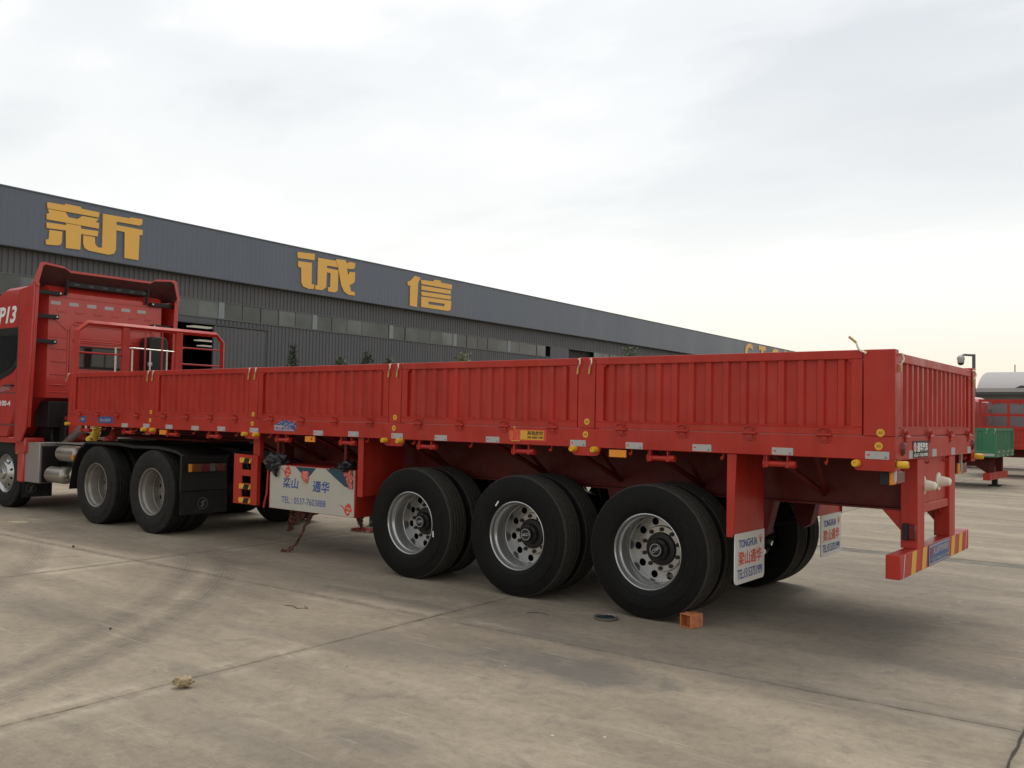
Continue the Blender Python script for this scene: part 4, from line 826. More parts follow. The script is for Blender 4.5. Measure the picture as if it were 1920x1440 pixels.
# drive-axle mudguards
mg = M(); pts = [(-11.30, 0.46), (-11.22, 0.80), (-11.06, 1.02), (-10.85, 1.125), (-10.0, 1.13), (-9.6, 1.105), (-9.0, 1.115), (-8.6, 1.08), (-8.40, 1.02)]
V = []; F = []
for x, z in pts: V += [(x, 0.05, z), (x, 0.70, z), (x, 0.05, z-0.035), (x, 0.70, z-0.035)]
for i in range(len(pts)-1):
    a = 4*i; b_ = a+4; F += [(a, b_, b_+1, a+1), (a+2, a+3, b_+3, b_+2), (a, a+2, b_+2, b_), (a+1, b_+1, b_+3, a+3)]
F += [(0, 1, 3, 2), (len(V)-4, len(V)-2, len(V)-1, len(V)-3)]
gd = put('mudguard', mg.add(V, F), BLKPL, K)
me2 = gd.data.copy(); put('mudguard', me2, None, K, (0, 1.75, 0))
for y0 in (0.0, 1.80):
    rp = put('rear_guard_plate', M().box(-8.42, -8.39, y0, y0+0.66, 0.58, 1.02), BLKPL, K, bevel=0.006)
    put('mud_flap', M().box(-8.398, -8.385, y0, y0+0.66, 0.29, 0.575), RUBOLD, K)
    em = [ring(0.075, 32), ring(0.066, 32)]; bolt = [[(-.012, -.055), (.03, -.02), (.012, -.005), (.035, .02), (.045, .045), (.0, .04), (-.03, .01), (-.008, -.01), (-.035, -.035)]]
    put('flap_emblem', curve2d(em+bolt, 0.001), GREYM, rp, (-8.382, y0+0.31, 0.42), REAR)
    tl = put('tail_lamp', M().box(-8.39, -8.35, y0+0.07, y0+0.60, 0.815, 0.925), BLKPL, K, bevel=0.005)
    for k, (a, b_, mt) in enumerate(((0.075, 0.12, ORA), (0.125, 0.25, paint('amber_lens%d' % int(y0), (0.16, 0.05, 0.015), 0.25)), (0.255, 0.37, REDL), (0.375, 0.45, paint('clear_lens%d' % int(y0), (0.12, 0.11, 0.105), 0.25)), (0.455, 0.595, REDL))):
        put('lamp_lens', M().box(-8.349, -8.335, y0+a, y0+b_, 0.82, 0.92), mt, tl, bevel=0.004)
put('marker_lamp', M().box(-8.62, -8.58, 0.045, 0.06, 0.60, 0.65), ORA, K); put('marker_lamp', M().box(-11.40, -11.36, 0.12, 0.15, 0.84, 0.90), ORA, K)
put('front_mud_flap', M().box(-12.78, -12.765, 0.05, 0.50, 0.20, 0.43), RUBOLD, K)
put('flap_emblem', curve2d(em+bolt, 0.001), GREYM, K, (-12.762, 0.18, 0.335), REAR)
put('fifth_wheel', M().prism(rrect(0.78, -10.35, 1.72, -9.35, 0.2), 'z', 1.10, 1.165) if False else M().box(-10.35, -9.35, 0.80, 1.70, 1.115, 1.165), BLACK, K, bevel=0.03)
for x in (-10.50, -9.09):
    dual_wheel(K, x, 0.03, ZW, 0.5+x, old=True, hub=False); dual_wheel(K, x, 2.47, ZW, 0.9, far=True, old=True, hub=False)
    put('axle', M().cyl((x, 0.35, ZW), (x, 2.15, ZW), 0.09, n=16).lathe([(0.0, 0.95), (0.14, 1.0), (0.20, 1.15), (0.20, 1.35), (0.14, 1.5), (0.0, 1.55)], 20, 'y', (x, 0, ZW)), BLACK, K)
    for y in (0.255, 2.245): put('drum_face', M().lathe([(0.0, -0.01), (0.085, -0.01), (0.12, 0.02)], 24, 'y').mesh('drum_face'), BLACK, K, (x, y, ZW))
for y, far in ((0.10, 0), (2.40, 1)):
    rt = (0, 0.3, PI if far else 0)
    w = put('wheel', RIM_S, None, K, (-13.46, y, ZW), rt); put('tyre', TY_O2, None, w, (-13.46, y, ZW), rt); put('hub', HUB_S, None, w, (-13.46, y, ZW), rt)
put('axle', M().cyl((-13.46, 0.2, 0.5), (-13.46, 2.3, 0.5), 0.07, n=14), BLACK, K)
# coiled air hoses from cab to trailer
def coil(pts, r, n, rw):
    P_ = [Vector(p) for p in pts]; out = []
    N = n*10
    for i in range(N+1):
        t_ = i/N*(len(P_)-1); k = min(int(t_), len(P_)-2); f = t_-k
        p0, p1, p2, p3 = P_[max(k-1, 0)], P_[k], P_[k+1], P_[min(k+2, len(P_)-1)]
        c_ = 0.5*((2*p1)+(-p0+p2)*f+(2*p0-5*p1+4*p2-p3)*f*f+(-p0+3*p1-3*p2+p3)*f**3)
        tg_ = (p2-p1).normalized(); a = tg_.cross(Vector((0, 1, 0.2))).normalized(); b2_ = tg_.cross(a)
        an = 2*PI*i/10; out.append(c_+a*math.cos(an)*r+b2_*math.sin(an)*r)
    return M().tube(out, rw, 5)
put('yellow_air_hose', coil([(-11.45, 0.50, 1.42), (-11.44, 0.50, 1.26), (-11.52, 0.50, 1.15), (-11.68, 0.52, 1.11)], 0.055, 15, 0.010), YELH, K)
put('red_air_hose', coil([(-11.0, 0.55, 1.42), (-11.0, 0.55, 1.26), (-11.08, 0.55, 1.16), (-11.26, 0.56, 1.11)], 0.055, 15, 0.010), REDH, K)

# ================================================================ grey production hall
H0 = Vector((-29.9706, -1.3279, 0)); HX = Vector((-0.04426, 0.99902, 0)); HN = Vector((0.99902, 0.04426, 0))     # along the wall; out of the wall
HROT = math.atan2(HX.y, HX.x)
def hp(s_, z, out=0.0): p = H0+HX*s_+HN*out; return (p.x, p.y, z)
HALL = root('production_hall', hp(50, 0), 'huge dark grey metal-clad hall with amber characters on its fascia and window band', 'building')
S0, S1 = -22.0, 112.0
def hbox(nm, s0, s1, z0, z1, o0, o1, mat, parent=HALL):
    V = [hp(s, z, o) for z in (z0, z1) for s, o in ((s0, o0), (s1, o0), (s1, o1), (s0, o1))]
    return put(nm, M().add(V, [(0, 1, 2, 3), (7, 6, 5, 4), (0, 4, 5, 1), (1, 5, 6, 2), (2, 6, 7, 3), (3, 7, 4, 0)]), mat, parent)
def cladding(nm, s0, s1, z0, z1, o, mat, pitch=0.20, d=0.03):
    V = []; F = []; s = s0
    pr = []
    while s < s1-1e-6:
        pr += [(s, 0), (s+pitch*0.62, 0), (s+pitch*0.70, -d), (s+pitch*0.92, -d)]; s += pitch
    pr = [(min(a, s1), b_) for a, b_ in pr]+[(s1, 0)]
    for a, b_ in pr: V += [hp(a, z0, o+b_), hp(a, z1, o+b_)]
    for i in range(len(pr)-1): F.append((2*i, 2*i+2, 2*i+3, 2*i+1))
    return put(nm, M().add(V, F).mesh(nm, 0), mat, HALL)
D0, D1 = 12.0, 16.55                      # doorway
cladding('fascia_cladding', S0, S1, 6.94, 8.87, 0.40, CLADU, 0.22, 0.006)
hbox('fascia_box', S0, S1, 6.96, 8.85, -0.2, 0.36, TRIM)
hbox('fascia_drip', S0, S1, 6.91, 6.94, 0.0, 0.42, TRIM); hbox('roof_edge', S0, S1, 8.87, 8.91, -0.2, 0.44, CLADU)
cladding('upper_cladding', S0, S1, 6.07, 6.95, 0.03, CLADL)
cladding('lower_cladding', D1, S1, 0.0, 5.33, 0.03, CLADL); cladding('lower_cladding', S0, D0, 0.0, 5.33, 0.03, CLADL)
hbox('door_lintel', D0, D1, 5.06, 5.33, -0.05, 0.03, CLADL)
hbox('door_rail', D0-1, 19.3, 5.05, 5.12, 0.03, 0.16, TRIM)
sdoor = cladding('sliding_door', 16.52, 19.15, 0.05, 5.02, 0.14, CLADL, 0.20, 0.02)
hbox('door_edge', 16.49, 16.52, 0.05, 5.02, 0.06, 0.15, TRIM); hbox('door_edge', 19.15, 19.18, 0.05, 5.02, 0.06, 0.15, TRIM)
hbox('roof', S0, S1, 8.5, 8.83, -40, -0.21, CLADU)
hbox('rear_wall', S0, S1, 0, 8.6, -40.2, -40, CLADL); hbox('end_wall', S0, S0+0.1, 0, 8.6, -39.99, -0.05, CLADL); hbox('end_wall', S1-0.1, S1, 0, 8.6, -39.99, -0.05, CLADL)
hbox('inner_floor', S0+.2, S1-.2, 0.0, 0.01, -39.9, -0.3, INSIDE); hbox('inner_partition', S0+0.2, S1-0.2, 0.0, 8.5, -36, -35.8, INSIDE)
for k in range(5):
    for j in range(8): hbox('ceiling_lamp', 11.5+3.2*j, 12.9+3.2*j, 6.25, 6.31, -13.0-k*4.2, -12.3-k*4.2, LAMP)
sills = [(S0, 41.8), (44.0, 88.0)]
BAY = 5.08
for a, b_ in sills:
    hbox('window_sill', a, b_, 5.33, 5.37, -0.02, 0.07, FRAME); hbox('window_head', a, b_, 6.035, 6.07, -0.02, 0.05, FRAME)
hbox('wall_pier', 41.8, 44.0, 5.33, 6.07, -0.04, 0.02, CLADL); hbox('wall_pier', 88.0, S1, 5.33, 6.07, -0.04, 0.02, CLADL)
PANE = M().box(-0.012, 0.012, -0.478, 0.478, 5.37, 6.034).mesh('window_pane', 0); PANE.materials.append(GLASS)
rnd = random.Random(7)
post_s = [16.92+BAY*k for k in range(-6, 14)]
for s in post_s:
    if 41.0 < s < 44.6 or s > 87 or s < 1: continue
    hbox('window_post', s-0.14, s+0.14, 5.372, 6.033, -0.02, 0.045, PILL)
    w_ = (BAY-0.28)/5
    for k in range(5):
        sc_ = s+0.14+w_*(k+0.5)
        if 41.4 < sc_ < 44.4 or sc_ > 87.5: continue
        tilt = rnd.uniform(-0.012, 0.012)
        p = hp(sc_, 0, 0.0)
        put('window_pane', PANE, None, HALL, p, (0, rnd.uniform(-0.004, 0.004), HROT-PI/2+tilt))
        hbox('mullion', s+0.14+w_*k-0.022, s+0.14+w_*k+0.022, 5.372, 6.033, -0.015, 0.03, FRAME)
hbox('window_backing', S0, S1, 5.3, 6.1, -0.5, -0.4, INSIDE)
sgn = put('exit_sign', M().box(-0.04, 0.04, -0.22, 0.22, -0.13, 0.13), BLACK, HALL, hp(14.62, 5.50, 0.12), (0, 0, HROT-PI/2))
put('sign_dots', curve2d([ring(0.07, 16, (-0.09, 0)), ring(0.07, 16, (0.09, 0)), ring(0.03, 12, (-0.09, 0)), ring(0.03, 12, (0.09, 0))], 0.002), WHI, sgn, hp(14.62, 5.50, 0.163), (PI/2, 0, HROT))
GLYPH = {
'xin':[[(9.41,8.62),(10.03,8.64),(10.04,8.69),(10.60,8.69),(10.62,8.63),(11.29,8.63),(11.27,8.44),(9.42,8.41)],
[(9.45,8.39),(10.05,8.40),(10.17,8.24),(10.50,8.24),(10.66,8.38),(11.27,8.39),(11.16,8.25),(11.29,8.25),(11.29,8.04),(9.41,8.03),(9.41,8.22),(9.49,8.25)],
[(9.41,7.92),(10.09,7.95),(10.08,8.01),(10.62,8.02),(10.63,7.92),(11.27,7.95),(11.26,7.75),(10.64,7.73),(10.63,7.17),(10.11,7.15),(10.09,7.76),(9.42,7.73)],
[(9.52,7.68),(9.97,7.70),(9.96,7.32),(9.92,7.23),(9.82,7.19),(9.42,7.16),(9.41,7.33),(9.51,7.35)],
[(10.72,7.70),(11.15,7.71),(11.17,7.47),(11.25,7.38),(11.33,7.36),(11.44,7.38),(11.43,8.61),(12.48,8.64),(12.50,8.68),(12.99,8.70),(12.98,8.51),(12.88,8.44),(11.96,8.42),(11.96,8.30),(13.01,8.30),(13.01,8.10),(12.89,8.09),(12.88,7.14),(12.31,7.14),(12.29,8.09),(11.96,8.10),(11.97,7.39),(11.90,7.23),(11.69,7.16),(10.94,7.19),(10.79,7.26),(10.73,7.41)]],
'cheng':[[(20.53,8.67),(21.53,8.74),(21.52,8.45),(20.54,8.40)],
[(20.57,8.27),(21.37,8.30),(21.38,7.34),(21.54,7.35),(21.53,7.15),(21.24,7.11),(20.89,7.18),(20.79,7.35),(20.75,8.00),(20.58,8.01)],
[(21.73,8.59),(22.81,8.62),(22.95,8.33),(22.28,8.32),(22.28,8.20),(22.99,8.20),(22.98,7.25),(22.80,7.14),(22.39,7.14),(22.38,7.33),(22.52,7.36),(22.51,8.00),(22.28,8.01),(22.26,7.32),(22.03,7.15),(21.61,7.14),(21.60,7.31),(21.74,7.36)],
[(22.84,8.62),(22.86,8.71),(23.44,8.74),(23.49,8.59),(23.71,8.70),(24.07,8.70),(24.05,8.46),(23.88,8.38),(23.53,8.36),(23.62,8.04),(23.74,8.23),(24.08,8.25),(24.06,7.82),(23.90,7.67),(23.74,7.62),(23.83,7.32),(24.08,7.32),(24.09,7.15),(23.65,7.14),(23.38,7.26),(23.21,7.51),(22.98,8.33)]],
'xin2':[[(28.30,8.67),(28.75,8.64),(28.57,8.33),(28.52,7.09),(27.97,7.10),(27.96,8.12),(27.79,8.12),(27.77,8.31),(27.99,8.38)],
[(28.79,8.53),(29.79,8.58),(29.81,8.67),(30.35,8.70),(30.39,8.60),(31.31,8.60),(31.29,8.35),(28.83,8.32)],
[(28.83,8.24),(31.23,8.29),(31.21,8.07),(28.84,8.02)],
[(28.84,7.93),(31.24,8.00),(31.22,7.78),(28.85,7.73)],
[(28.85,7.67),(31.29,7.72),(31.24,7.24),(31.03,7.15),(28.84,7.13)],
[(29.42,7.48),(30.74,7.50),(30.70,7.36),(29.41,7.33)]],

}
for nm, polys in GLYPH.items():
    c_s = sum(p[0] for p in polys[0])/len(polys[0])
    groups_ = []
    if nm == 'xin2': groups_ = [[p] for p in polys[:4]]+[[polys[4], polys[5]]]
    else: groups_ = [[p] for p in polys]
    for g_ in groups_:
        me = curve2d(g_, 0.02)
        put('character_stroke', me, YSIGN, HALL, hp(0, 0, 0.425), (PI/2, 0, HROT))
for s_, ch, w_ in ((75.0, 'C', 1.9), (78.5, 'T', 1.9), (82.2, 'S', 1.9), (86.0, 'M', 2.2)):
    me = text(ch, w_, 1.55, 0.06, 0.02); put('fascia_letter', me, YSIGN, HALL, hp(s_, 7.98, 0.425), (PI/2, 0, HROT))

# ================================================================ things at the right-hand side, beyond the trailer
def far_trailer(name, x1, y0, L, W_, zb, zd, zt, mat, label, group, boards=3, bumper=True):
    R = root(name, (x1-L/2, y0+W_/2, 0), label, 'trailer', group)
    put('side_rail', M().box(x1-L, x1, y0, y0+0.02, zb, zd-0.003), mat, R); put('side_rail', M().box(x1-L, x1, y0+W_-0.02, y0+W_, zb, zd-0.003), mat, R)
    put('deck', M().box(x1-L, x1-0.02, y0+0.02, y0+W_-0.02, zd-0.06, zd-0.02), mat, R)
    n = boards; step = L/n
    for k in range(n):
        xa, xb = x1-step*(k+1), x1-step*k-0.22
        for yy, rz in ((y0, 0), (y0+W_, PI)):
            fr, sh, be = board(xb-xa, 9, zt-zd)
            ox = xa if rz == 0 else xb
            o = put('side_board', fr, mat, R, (ox, yy+(0.001 if rz == 0 else -0.001), zd), (0, 0, rz)); put('corrugated_sheet', sh, mat, o, (ox, yy+(0.001 if rz == 0 else -0.001), zd), (0, 0, rz))
            po = put('post', M().box(xb+0.002, xb+0.218, yy if rz == 0 else yy-0.09, yy+0.09 if rz == 0 else yy, zd-0.002, zt+0.01), mat, R)
            if rz == 0:
                for lx in (xb+0.02, xb+0.2): put('latch_lever', LEV, None, po, (lx, yy, zt-0.01)); put('lever_grip', GRIP, None, po, (lx, yy, zt-0.01))
    fr, sh, be = board(W_-0.2, 11, zt-zd)
    o = put('tailgate', fr, mat, R, (x1-0.01, y0+0.1, zd), (0, 0, PI/2)); put('corrugated_sheet', sh, mat, o, (x1-0.01, y0+0.1, zd), (0, 0, PI/2))
    put('rear_rail', M().box(x1-0.02, x1, y0+0.02, y0+W_-0.02, zb, zd-0.003), mat, R)
    for k in range(4):
        y = y0+0.3+k*(W_-0.6)/3
        put('hinge', M().box(x1, x1+0.03, y-0.05, y+0.05, zd-0.03, zd+0.02), STEEL if mat is GREEN else mat, o)
        put('reflective_tape', M().box(x1+0.0005, x1+0.002, y-0.06, y+0.06, zb+0.01, zb+0.07), WREF, R)
    put('reflective_tape', M().box(x1-0.52, x1-0.28, y0-0.002, y0-0.0005, zb+0.03, zb+0.09), REDI, R); put('reflective_tape', M().box(x1-0.279, x1-0.03, y0-0.002, y0-0.0005, zb+0.03, zb+0.09), WREF, R)
    for yb in (y0+0.75, y0+W_-0.75): put('main_beam', M().box(x1-L+0.1, x1-0.15, yb-0.05, yb+0.05, zb-0.26, zb+0.02), RED_SHADED, R)
    if bumper:
        for yb in (y0+0.75, y0+W_-0.75):
            lg = put('rear_leg', M().box(x1-0.3, x1-0.15, yb-0.08, yb+0.08, 0.36, zb-0.27+0.28), RED_SHADED, R); put('gusset', M().prism([(x1-0.3, zb-0.26), (x1-0.3, zb-0.45), (x1-0.6, zb-0.26)], 'y', yb-0.03, yb+0.03), RED_SHADED, lg)
        put('bumper', M().box(x1-0.30, x1-0.14, y0+0.05, y0+W_-0.05, 0.20, 0.38), RED, R, bevel=0.006)
    for ax in (3.0, 4.3):
        for yy, fa in ((y0+0.05, False), (y0+W_-0.05, True)):
            z = 0.40; rt = (0, 0.3, PI if fa else 0)
            w = put('wheel', RIM_T, None, R, (x1-ax, yy, z), rt, scale=(0.75, 0.9, 0.75)); put('tyre', TY_O, None, w, (x1-ax, yy, z), rt, scale=(0.75, 0.9, 0.75)); put('tyre', TY_I, None, w, (x1-ax, yy, z), rt, scale=(0.75, 0.9, 0.75))
        put('axle', M().cyl((x1-ax, y0+0.4, 0.4), (x1-ax, y0+W_-0.4, 0.4), 0.06, n=10), BLACK, R)
    return R
FG = 'far_trailer(s)'
G_ = far_trailer('dropside_trailer', -2.68, 18.8, 9.5, 2.5, 0.78, 0.92, 1.50, GREEN, 'low green dropside trailer with red bumper seen past the red trailer tailgate', None)
put('support_leg', M().box(-2.98, -2.86, 19.95, 20.10, 0.0, 0.36).box(-3.06, -2.78, 19.88, 20.17, 0.0, 0.04), BLACK, G_)
for x in (-3.7, -3.95): put('hanging_hook', M().tube([(x, 18.9, 0.78), (x, 18.9, 0.52), (x+0.04, 18.9, 0.46)], 0.02, 6), RED_SHADED, G_)
R2 = far_trailer('dropside_trailer', 4.5, 24.6, 9.0, 2.5, 0.86, 0.98, 1.52, RED, 'plain red dropside trailer parked just behind the green trailer', None, bumper=False)
put('support_leg', M().box(-1.86, -1.72, 24.75, 24.9, 0.0, 0.95), GREYM, R2)
put('reflective_tape', M().box(-2.05, -1.75, 24.596, 24.5985, 0.93, 1.0), WREF, R2)
# red stake-sided truck further back
S_ = root('stake_truck', (0, 31.2, 0), 'red stake-sided truck with open grid sides behind the green trailer', 'truck')
ZA, ZC = 1.50, 2.46; xa, xb = -5.2, 6.0
for yy in (30.0, 32.4):
    put('side_rail', M().box(xa, xb, yy, yy+0.06, 1.02, 1.22), RED, S_)
    for z in (ZA, 1.95, ZC): put('stake_rail', M().box(xa, xb, yy+0.005, yy+0.055, z-0.045, z+0.045), RED, S_)
    k = 0; x = xa+0.05
    while x < xb:
        put('stake', M().box(x-0.045, x+0.045, yy, yy+0.06, 1.22, ZC+0.05), RED, S_); x += 0.92
put('deck', M().box(xa, xb, 30.06, 32.4, 1.12, 1.2), RED_SHADED, S_)
put('inner_wall', M().box(xa+0.02, xb, 32.30, 32.33, 1.22, 2.36), WALLG, S_)
cabm = M().prism([(-5.30, 0.9), (-5.30, 2.50), (-5.55, 2.62), (-6.5, 2.66), (-6.95, 2.45), (-7.2, 1.75), (-7.25, 0.9)], 'y', 29.95, 32.45)
cb2 = put('cab', cabm, CABRED, S_, bevel=0.08); put('side_window', M().prism([(-5.75, 1.75), (-5.75, 2.35), (-6.6, 2.35), (-6.9, 1.75)], 'y', 29.935, 29.948), CGLASS, cb2)
put('chassis_rail', M().box(-7.1, xb, 30.7, 31.7, 0.75, 1.0), BLACK, S_)
for x in (-6.4, 2.0, 3.3):
    for yy, fa in ((30.05, 0), (32.4, 1)):
        w = put('wheel', RIM_T, None, S_, (x, yy, 0.5), (0, 0.2, PI if fa else 0)); put('tyre', TY_O, None, w, (x, yy, 0.5), (0, 0.2, PI if fa else 0))
# long low workshop and a vaulted shed behind it
Bd = root('low_workshop', (0, 64, 0), 'long low grey workshop with flat dark eaves under the vaulted roof', 'building')
put('wall', M().box(-45, 40, 60.0, 68.0, 0, 3.55), WALLG, Bd); put('roof', M().box(-45.4, 40.4, 59.3, 68.4, 3.55, 3.95), TRIM, Bd)
put('eaves_board', M().box(-45.4, 40.4, 59.26, 59.296, 3.72, 3.97), ROOFG, Bd)
for k in range(14):
    x = -40+k*5.5; w = put('window', M().box(x, x+2.4, 59.95, 59.997, 1.2, 2.6), GLASS, Bd); put('window_frame', M().box(x-0.06, x, 59.93, 59.995, 1.14, 2.66).box(x+2.4, x+2.46, 59.93, 59.995, 1.14, 2.66).box(x+1.17, x+1.23, 59.93, 59.95, 1.2, 2.6), FRAME, w)
put('roof_vent', M().prism([(-9.3, 3.95), (-8.2, 3.95), (-8.35, 4.22), (-8.75, 4.25)], 'y', 62, 63), TRIM, Bd)
V_ = root('vaulted_shed', (10, 97, 0), 'pale vaulted-roof shed rising behind the low workshop', 'building')
arc = [(90+7.0-7.0*math.cos(a), 3.2+3.75*math.sin(a)**0.9) for a in [PI*i/24 for i in range(25)]]
put('vault_roof', M().prism([(90, 3.0)]+arc+[(104, 3.0)], 'x', -16.9, 60), ROOFG, V_); put('wall', M().box(-16.7, 59.8, 90.3, 103.7, 0, 3.0), WALLG, V_)
put('lightning_rod', M().cyl((-14.6, 97, 6.8), (-14.6, 97, 7.7), 0.05, n=6), TRIM, V_)
# surveillance camera on a cranked pole
cp = root('camera_pole', (-7.28, 40, 0), 'thin steel pole with cranked arm carrying a surveillance camera above the tailgate', 'camera pole')
put('pole', M().cyl((-7.28, 40, 0), (-7.30, 40, 4.85), 0.075, n=12), GREYM, cp); put('arm', M().cyl((-7.28, 40, 4.80), (-7.72, 40, 4.84), 0.055, n=10), GREYM, cp)
hd = put('dome_camera', M().lathe([(0.0, 0.0), (0.10, 0.03), (0.15, 0.12), (0.15, 0.22), (0.17, 0.24), (0.17, 0.36), (0.10, 0.44), (0.04, 0.47), (0.0, 0.47)], 20, 'z').mesh('dome_camera'), WREF, cp, (-7.85, 40, 4.36))
put('dome_glass', M().lathe([(0.0, -0.01), (0.08, 0.005), (0.13, 0.06), (0.145, 0.12)], 18, 'z').mesh('dome_glass'), CGLASS, hd, (-7.85, 40, 4.355)); put('camera_bracket', M().cyl((-7.72, 40, 4.84), (-7.86, 40, 4.80), 0.04, n=8), WREF, cp)

# ================================================================ young trees in front of the hall
def tree(x, y, h, w, kind, label, spire=False, seed=0, n=900):
    rnd = random.Random(seed); R = root('young_tree', (x, y, 0), label, 'tree', 'young trees along the hall wall')
    tr = M(); tr.tube([(x, y, 0), (x+0.05, y, h*0.5), (x, y+0.04, h*0.92)], [0.07, 0.05, 0.012], 7)
    for k in range(9):
        a = rnd.random()*6.28; z = h*rnd.uniform(0.35, 0.85); l = w*0.55*(1-z/h+0.25)
        tr.tube([(x, y, z), (x+l*0.6*math.cos(a), y+l*0.6*math.sin(a), z+l*0.5), (x+l*math.cos(a), y+l*math.sin(a), z+l*0.8)], [0.02, 0.012, 0.005], 5)
    put('trunk', tr, BARK, R)
    cw = M(); cl_ = [(rnd.random()*6.28, rnd.uniform(0.3, 1.0), rnd.random()) for _ in range(26)]
    for i in range(n):
        a, rr, zz = cl_[rnd.randrange(len(cl_))]
        z = h*(0.34+0.66*zz); prof_ = (1-zz)**0.7*(1.0 if spire else 1.25)*min(1, zz*5+0.35)
        c_ = Vector((x+math.cos(a)*rr*w/2*prof_+rnd.gauss(0, 0.10*w), y+math.sin(a)*rr*w/2*prof_+rnd.gauss(0, 0.10*w), z+rnd.gauss(0, 0.12)))
        if spire and rnd.random() < 0.15: c_ = Vector((x+rnd.gauss(0, 0.05), y+rnd.gauss(0, 0.05), h*rnd.uniform(0.8, 1.02)))
        d = Vector((rnd.gauss(0, 1), rnd.gauss(0, 1), rnd.gauss(0, 0.7))).normalized(); e = d.orthogonal().normalized(); s_ = rnd.uniform(0.05, 0.10)
        cw.add([c_-d*s_, c_+e*s_*0.45, c_+d*s_, c_-e*s_*0.45], [(0, 1, 2, 3)])
    put('crown', cw.mesh('crown', 0), LEAF[kind], R)
TR = [(-26.0, 15.59, 4.02, 0.8, 0, 'slim dark spire-shaped tree top before the sliding-door side of the hall', True), (-26.0, 19.42, 3.9, 1.1, 0, 'small dark round tree top right of the spire-shaped tree', False),
      (-26.0, 20.6, 3.85, 0.9, 1, 'small mid-green tree top between the dark round tree and the yellowish one', False), (-26.0, 25.44, 4.40, 1.6, 2, 'yellowish-green tree top in front of the hall window band', False),
      (-26.0, 40.4, 5.7, 2.2, 1, 'largest and farthest green tree top below the bare fascia of the hall', False), (-26.0, 17.9, 3.72, 0.9, 1, 'lowest small green tree top between the spire tree and the dark round one', False)]
for i, (x, y, h, w, k, lb, sp) in enumerate(TR): tree(x, y, h, w, k, lb, sp, 30+i)

# ================================================================ loose things
ck = root('steel_tube_chock', (-1.50, 0.02, 0), 'short rusty orange square steel tube lying behind the rearmost near wheel as a chock', 'wheel chock')
w_, L_ = 0.105, 0.15
rz = math.radians(52)
tube_ = M(); o_, i_ = w_/2, w_/2-0.008
for a in (0,):
    Vv = []
    for yy in (0, L_):
        for h_ in (o_, i_): Vv += [(-h_, yy, -h_), (h_, yy, -h_), (h_, yy, h_), (-h_, yy, h_)]
    Ff = []
    for k in range(4):
        k2 = (k+1) % 4; Ff += [(k, k2, 8+k2, 8+k), (4+k2, 4+k, 12+k, 12+k2), (k, 4+k, 4+k2, k2), (8+k2, 12+k2, 12+k, 8+k)]
    tube_.add(Vv, Ff)
put('tube', tube_, ORAP, ck, (-1.515, -0.015, w_/2+0.001), (0, 0, math.radians(-12)), bevel=0.006); put('end_ring', M().box(-0.0545, 0.0545, 0.07, 0.08, -0.052, 0.0545), ORAP, ck, (-1.515, -0.015, w_/2+0.001), (0, 0, math.radians(-12)))
dsh = tag(put('tin_lid', M().lathe([(0.0, 0.004), (0.075, 0.004), (0.085, 0.010), (0.092, 0.022), (0.096, 0.022), (0.094, 0.004), (0.085, 0.0), (0.0, 0.0)], 32, 'z').mesh('tin_lid'), DISH, None, (-2.13, -0.16, 0.001)), 'shallow round tin lid with dark grease lying before the rear wheel', 'lid')
gm = M(); rnd = random.Random(3); gp = [(0.084*(0.75+0.25*rnd.random())*math.cos(a), 0.084*(0.75+0.25*rnd.random())*math.sin(a)) for a in [2*PI*i/18 for i in range(18)]]
gm.add([(0, 0, 0.020)]+[(x, y, 0.013+0.008*rnd.random()) for x, y in gp], [(0, i+1, (i+1) % 18+1) for i in range(18)]); put('grease', gm, OILB, dsh, (-2.13, -0.16, 0.001))
def crumple(name, mat, cx, cy, cz, sx, sy, sz, seed, sub=3, amp=0.35, parent=None):
    bm = bmesh.new(); bmesh.ops.create_icosphere(bm, subdivisions=sub, radius=1.0); off = Vector((seed*7.3, seed*3.1, 0))
    for v in bm.verts:
        n_ = noise.noise(v.co*2.1+off)*amp+abs(noise.noise(v.co*5.0+off))*amp*0.8
        v.co = v.co*(1+n_); v.co.x *= sx; v.co.y *= sy; v.co.z *= sz
    me = bpy.data.meshes.new(name); bm.to_mesh(me); bm.free(); finish(me, 25)
    zmin = min(v.co.z for v in me.vertices) if cz is None else 0
    return put(name, me, mat, parent, (cx, cy, (0.001-zmin) if cz is None else cz), (0, 0, seed))
tag(crumple('crumpled_paper', PAPER, -2.98, -3.33, None, 0.046, 0.030, 0.025, 1, amp=0.6), 'crumpled brown and white scrap of paper on the slab joint', 'litter')
tag(put('wood_strip', M().prism([(-0.14, -0.012), (0.13, -0.018), (0.14, 0.012), (-0.13, 0.016)], 'z', 0.001, 0.012), STRAW, None, (-11.3, -0.62, 0), (0, 0, 0.75)), 'pale yellow strip of wood on the concrete near the cab', 'litter')
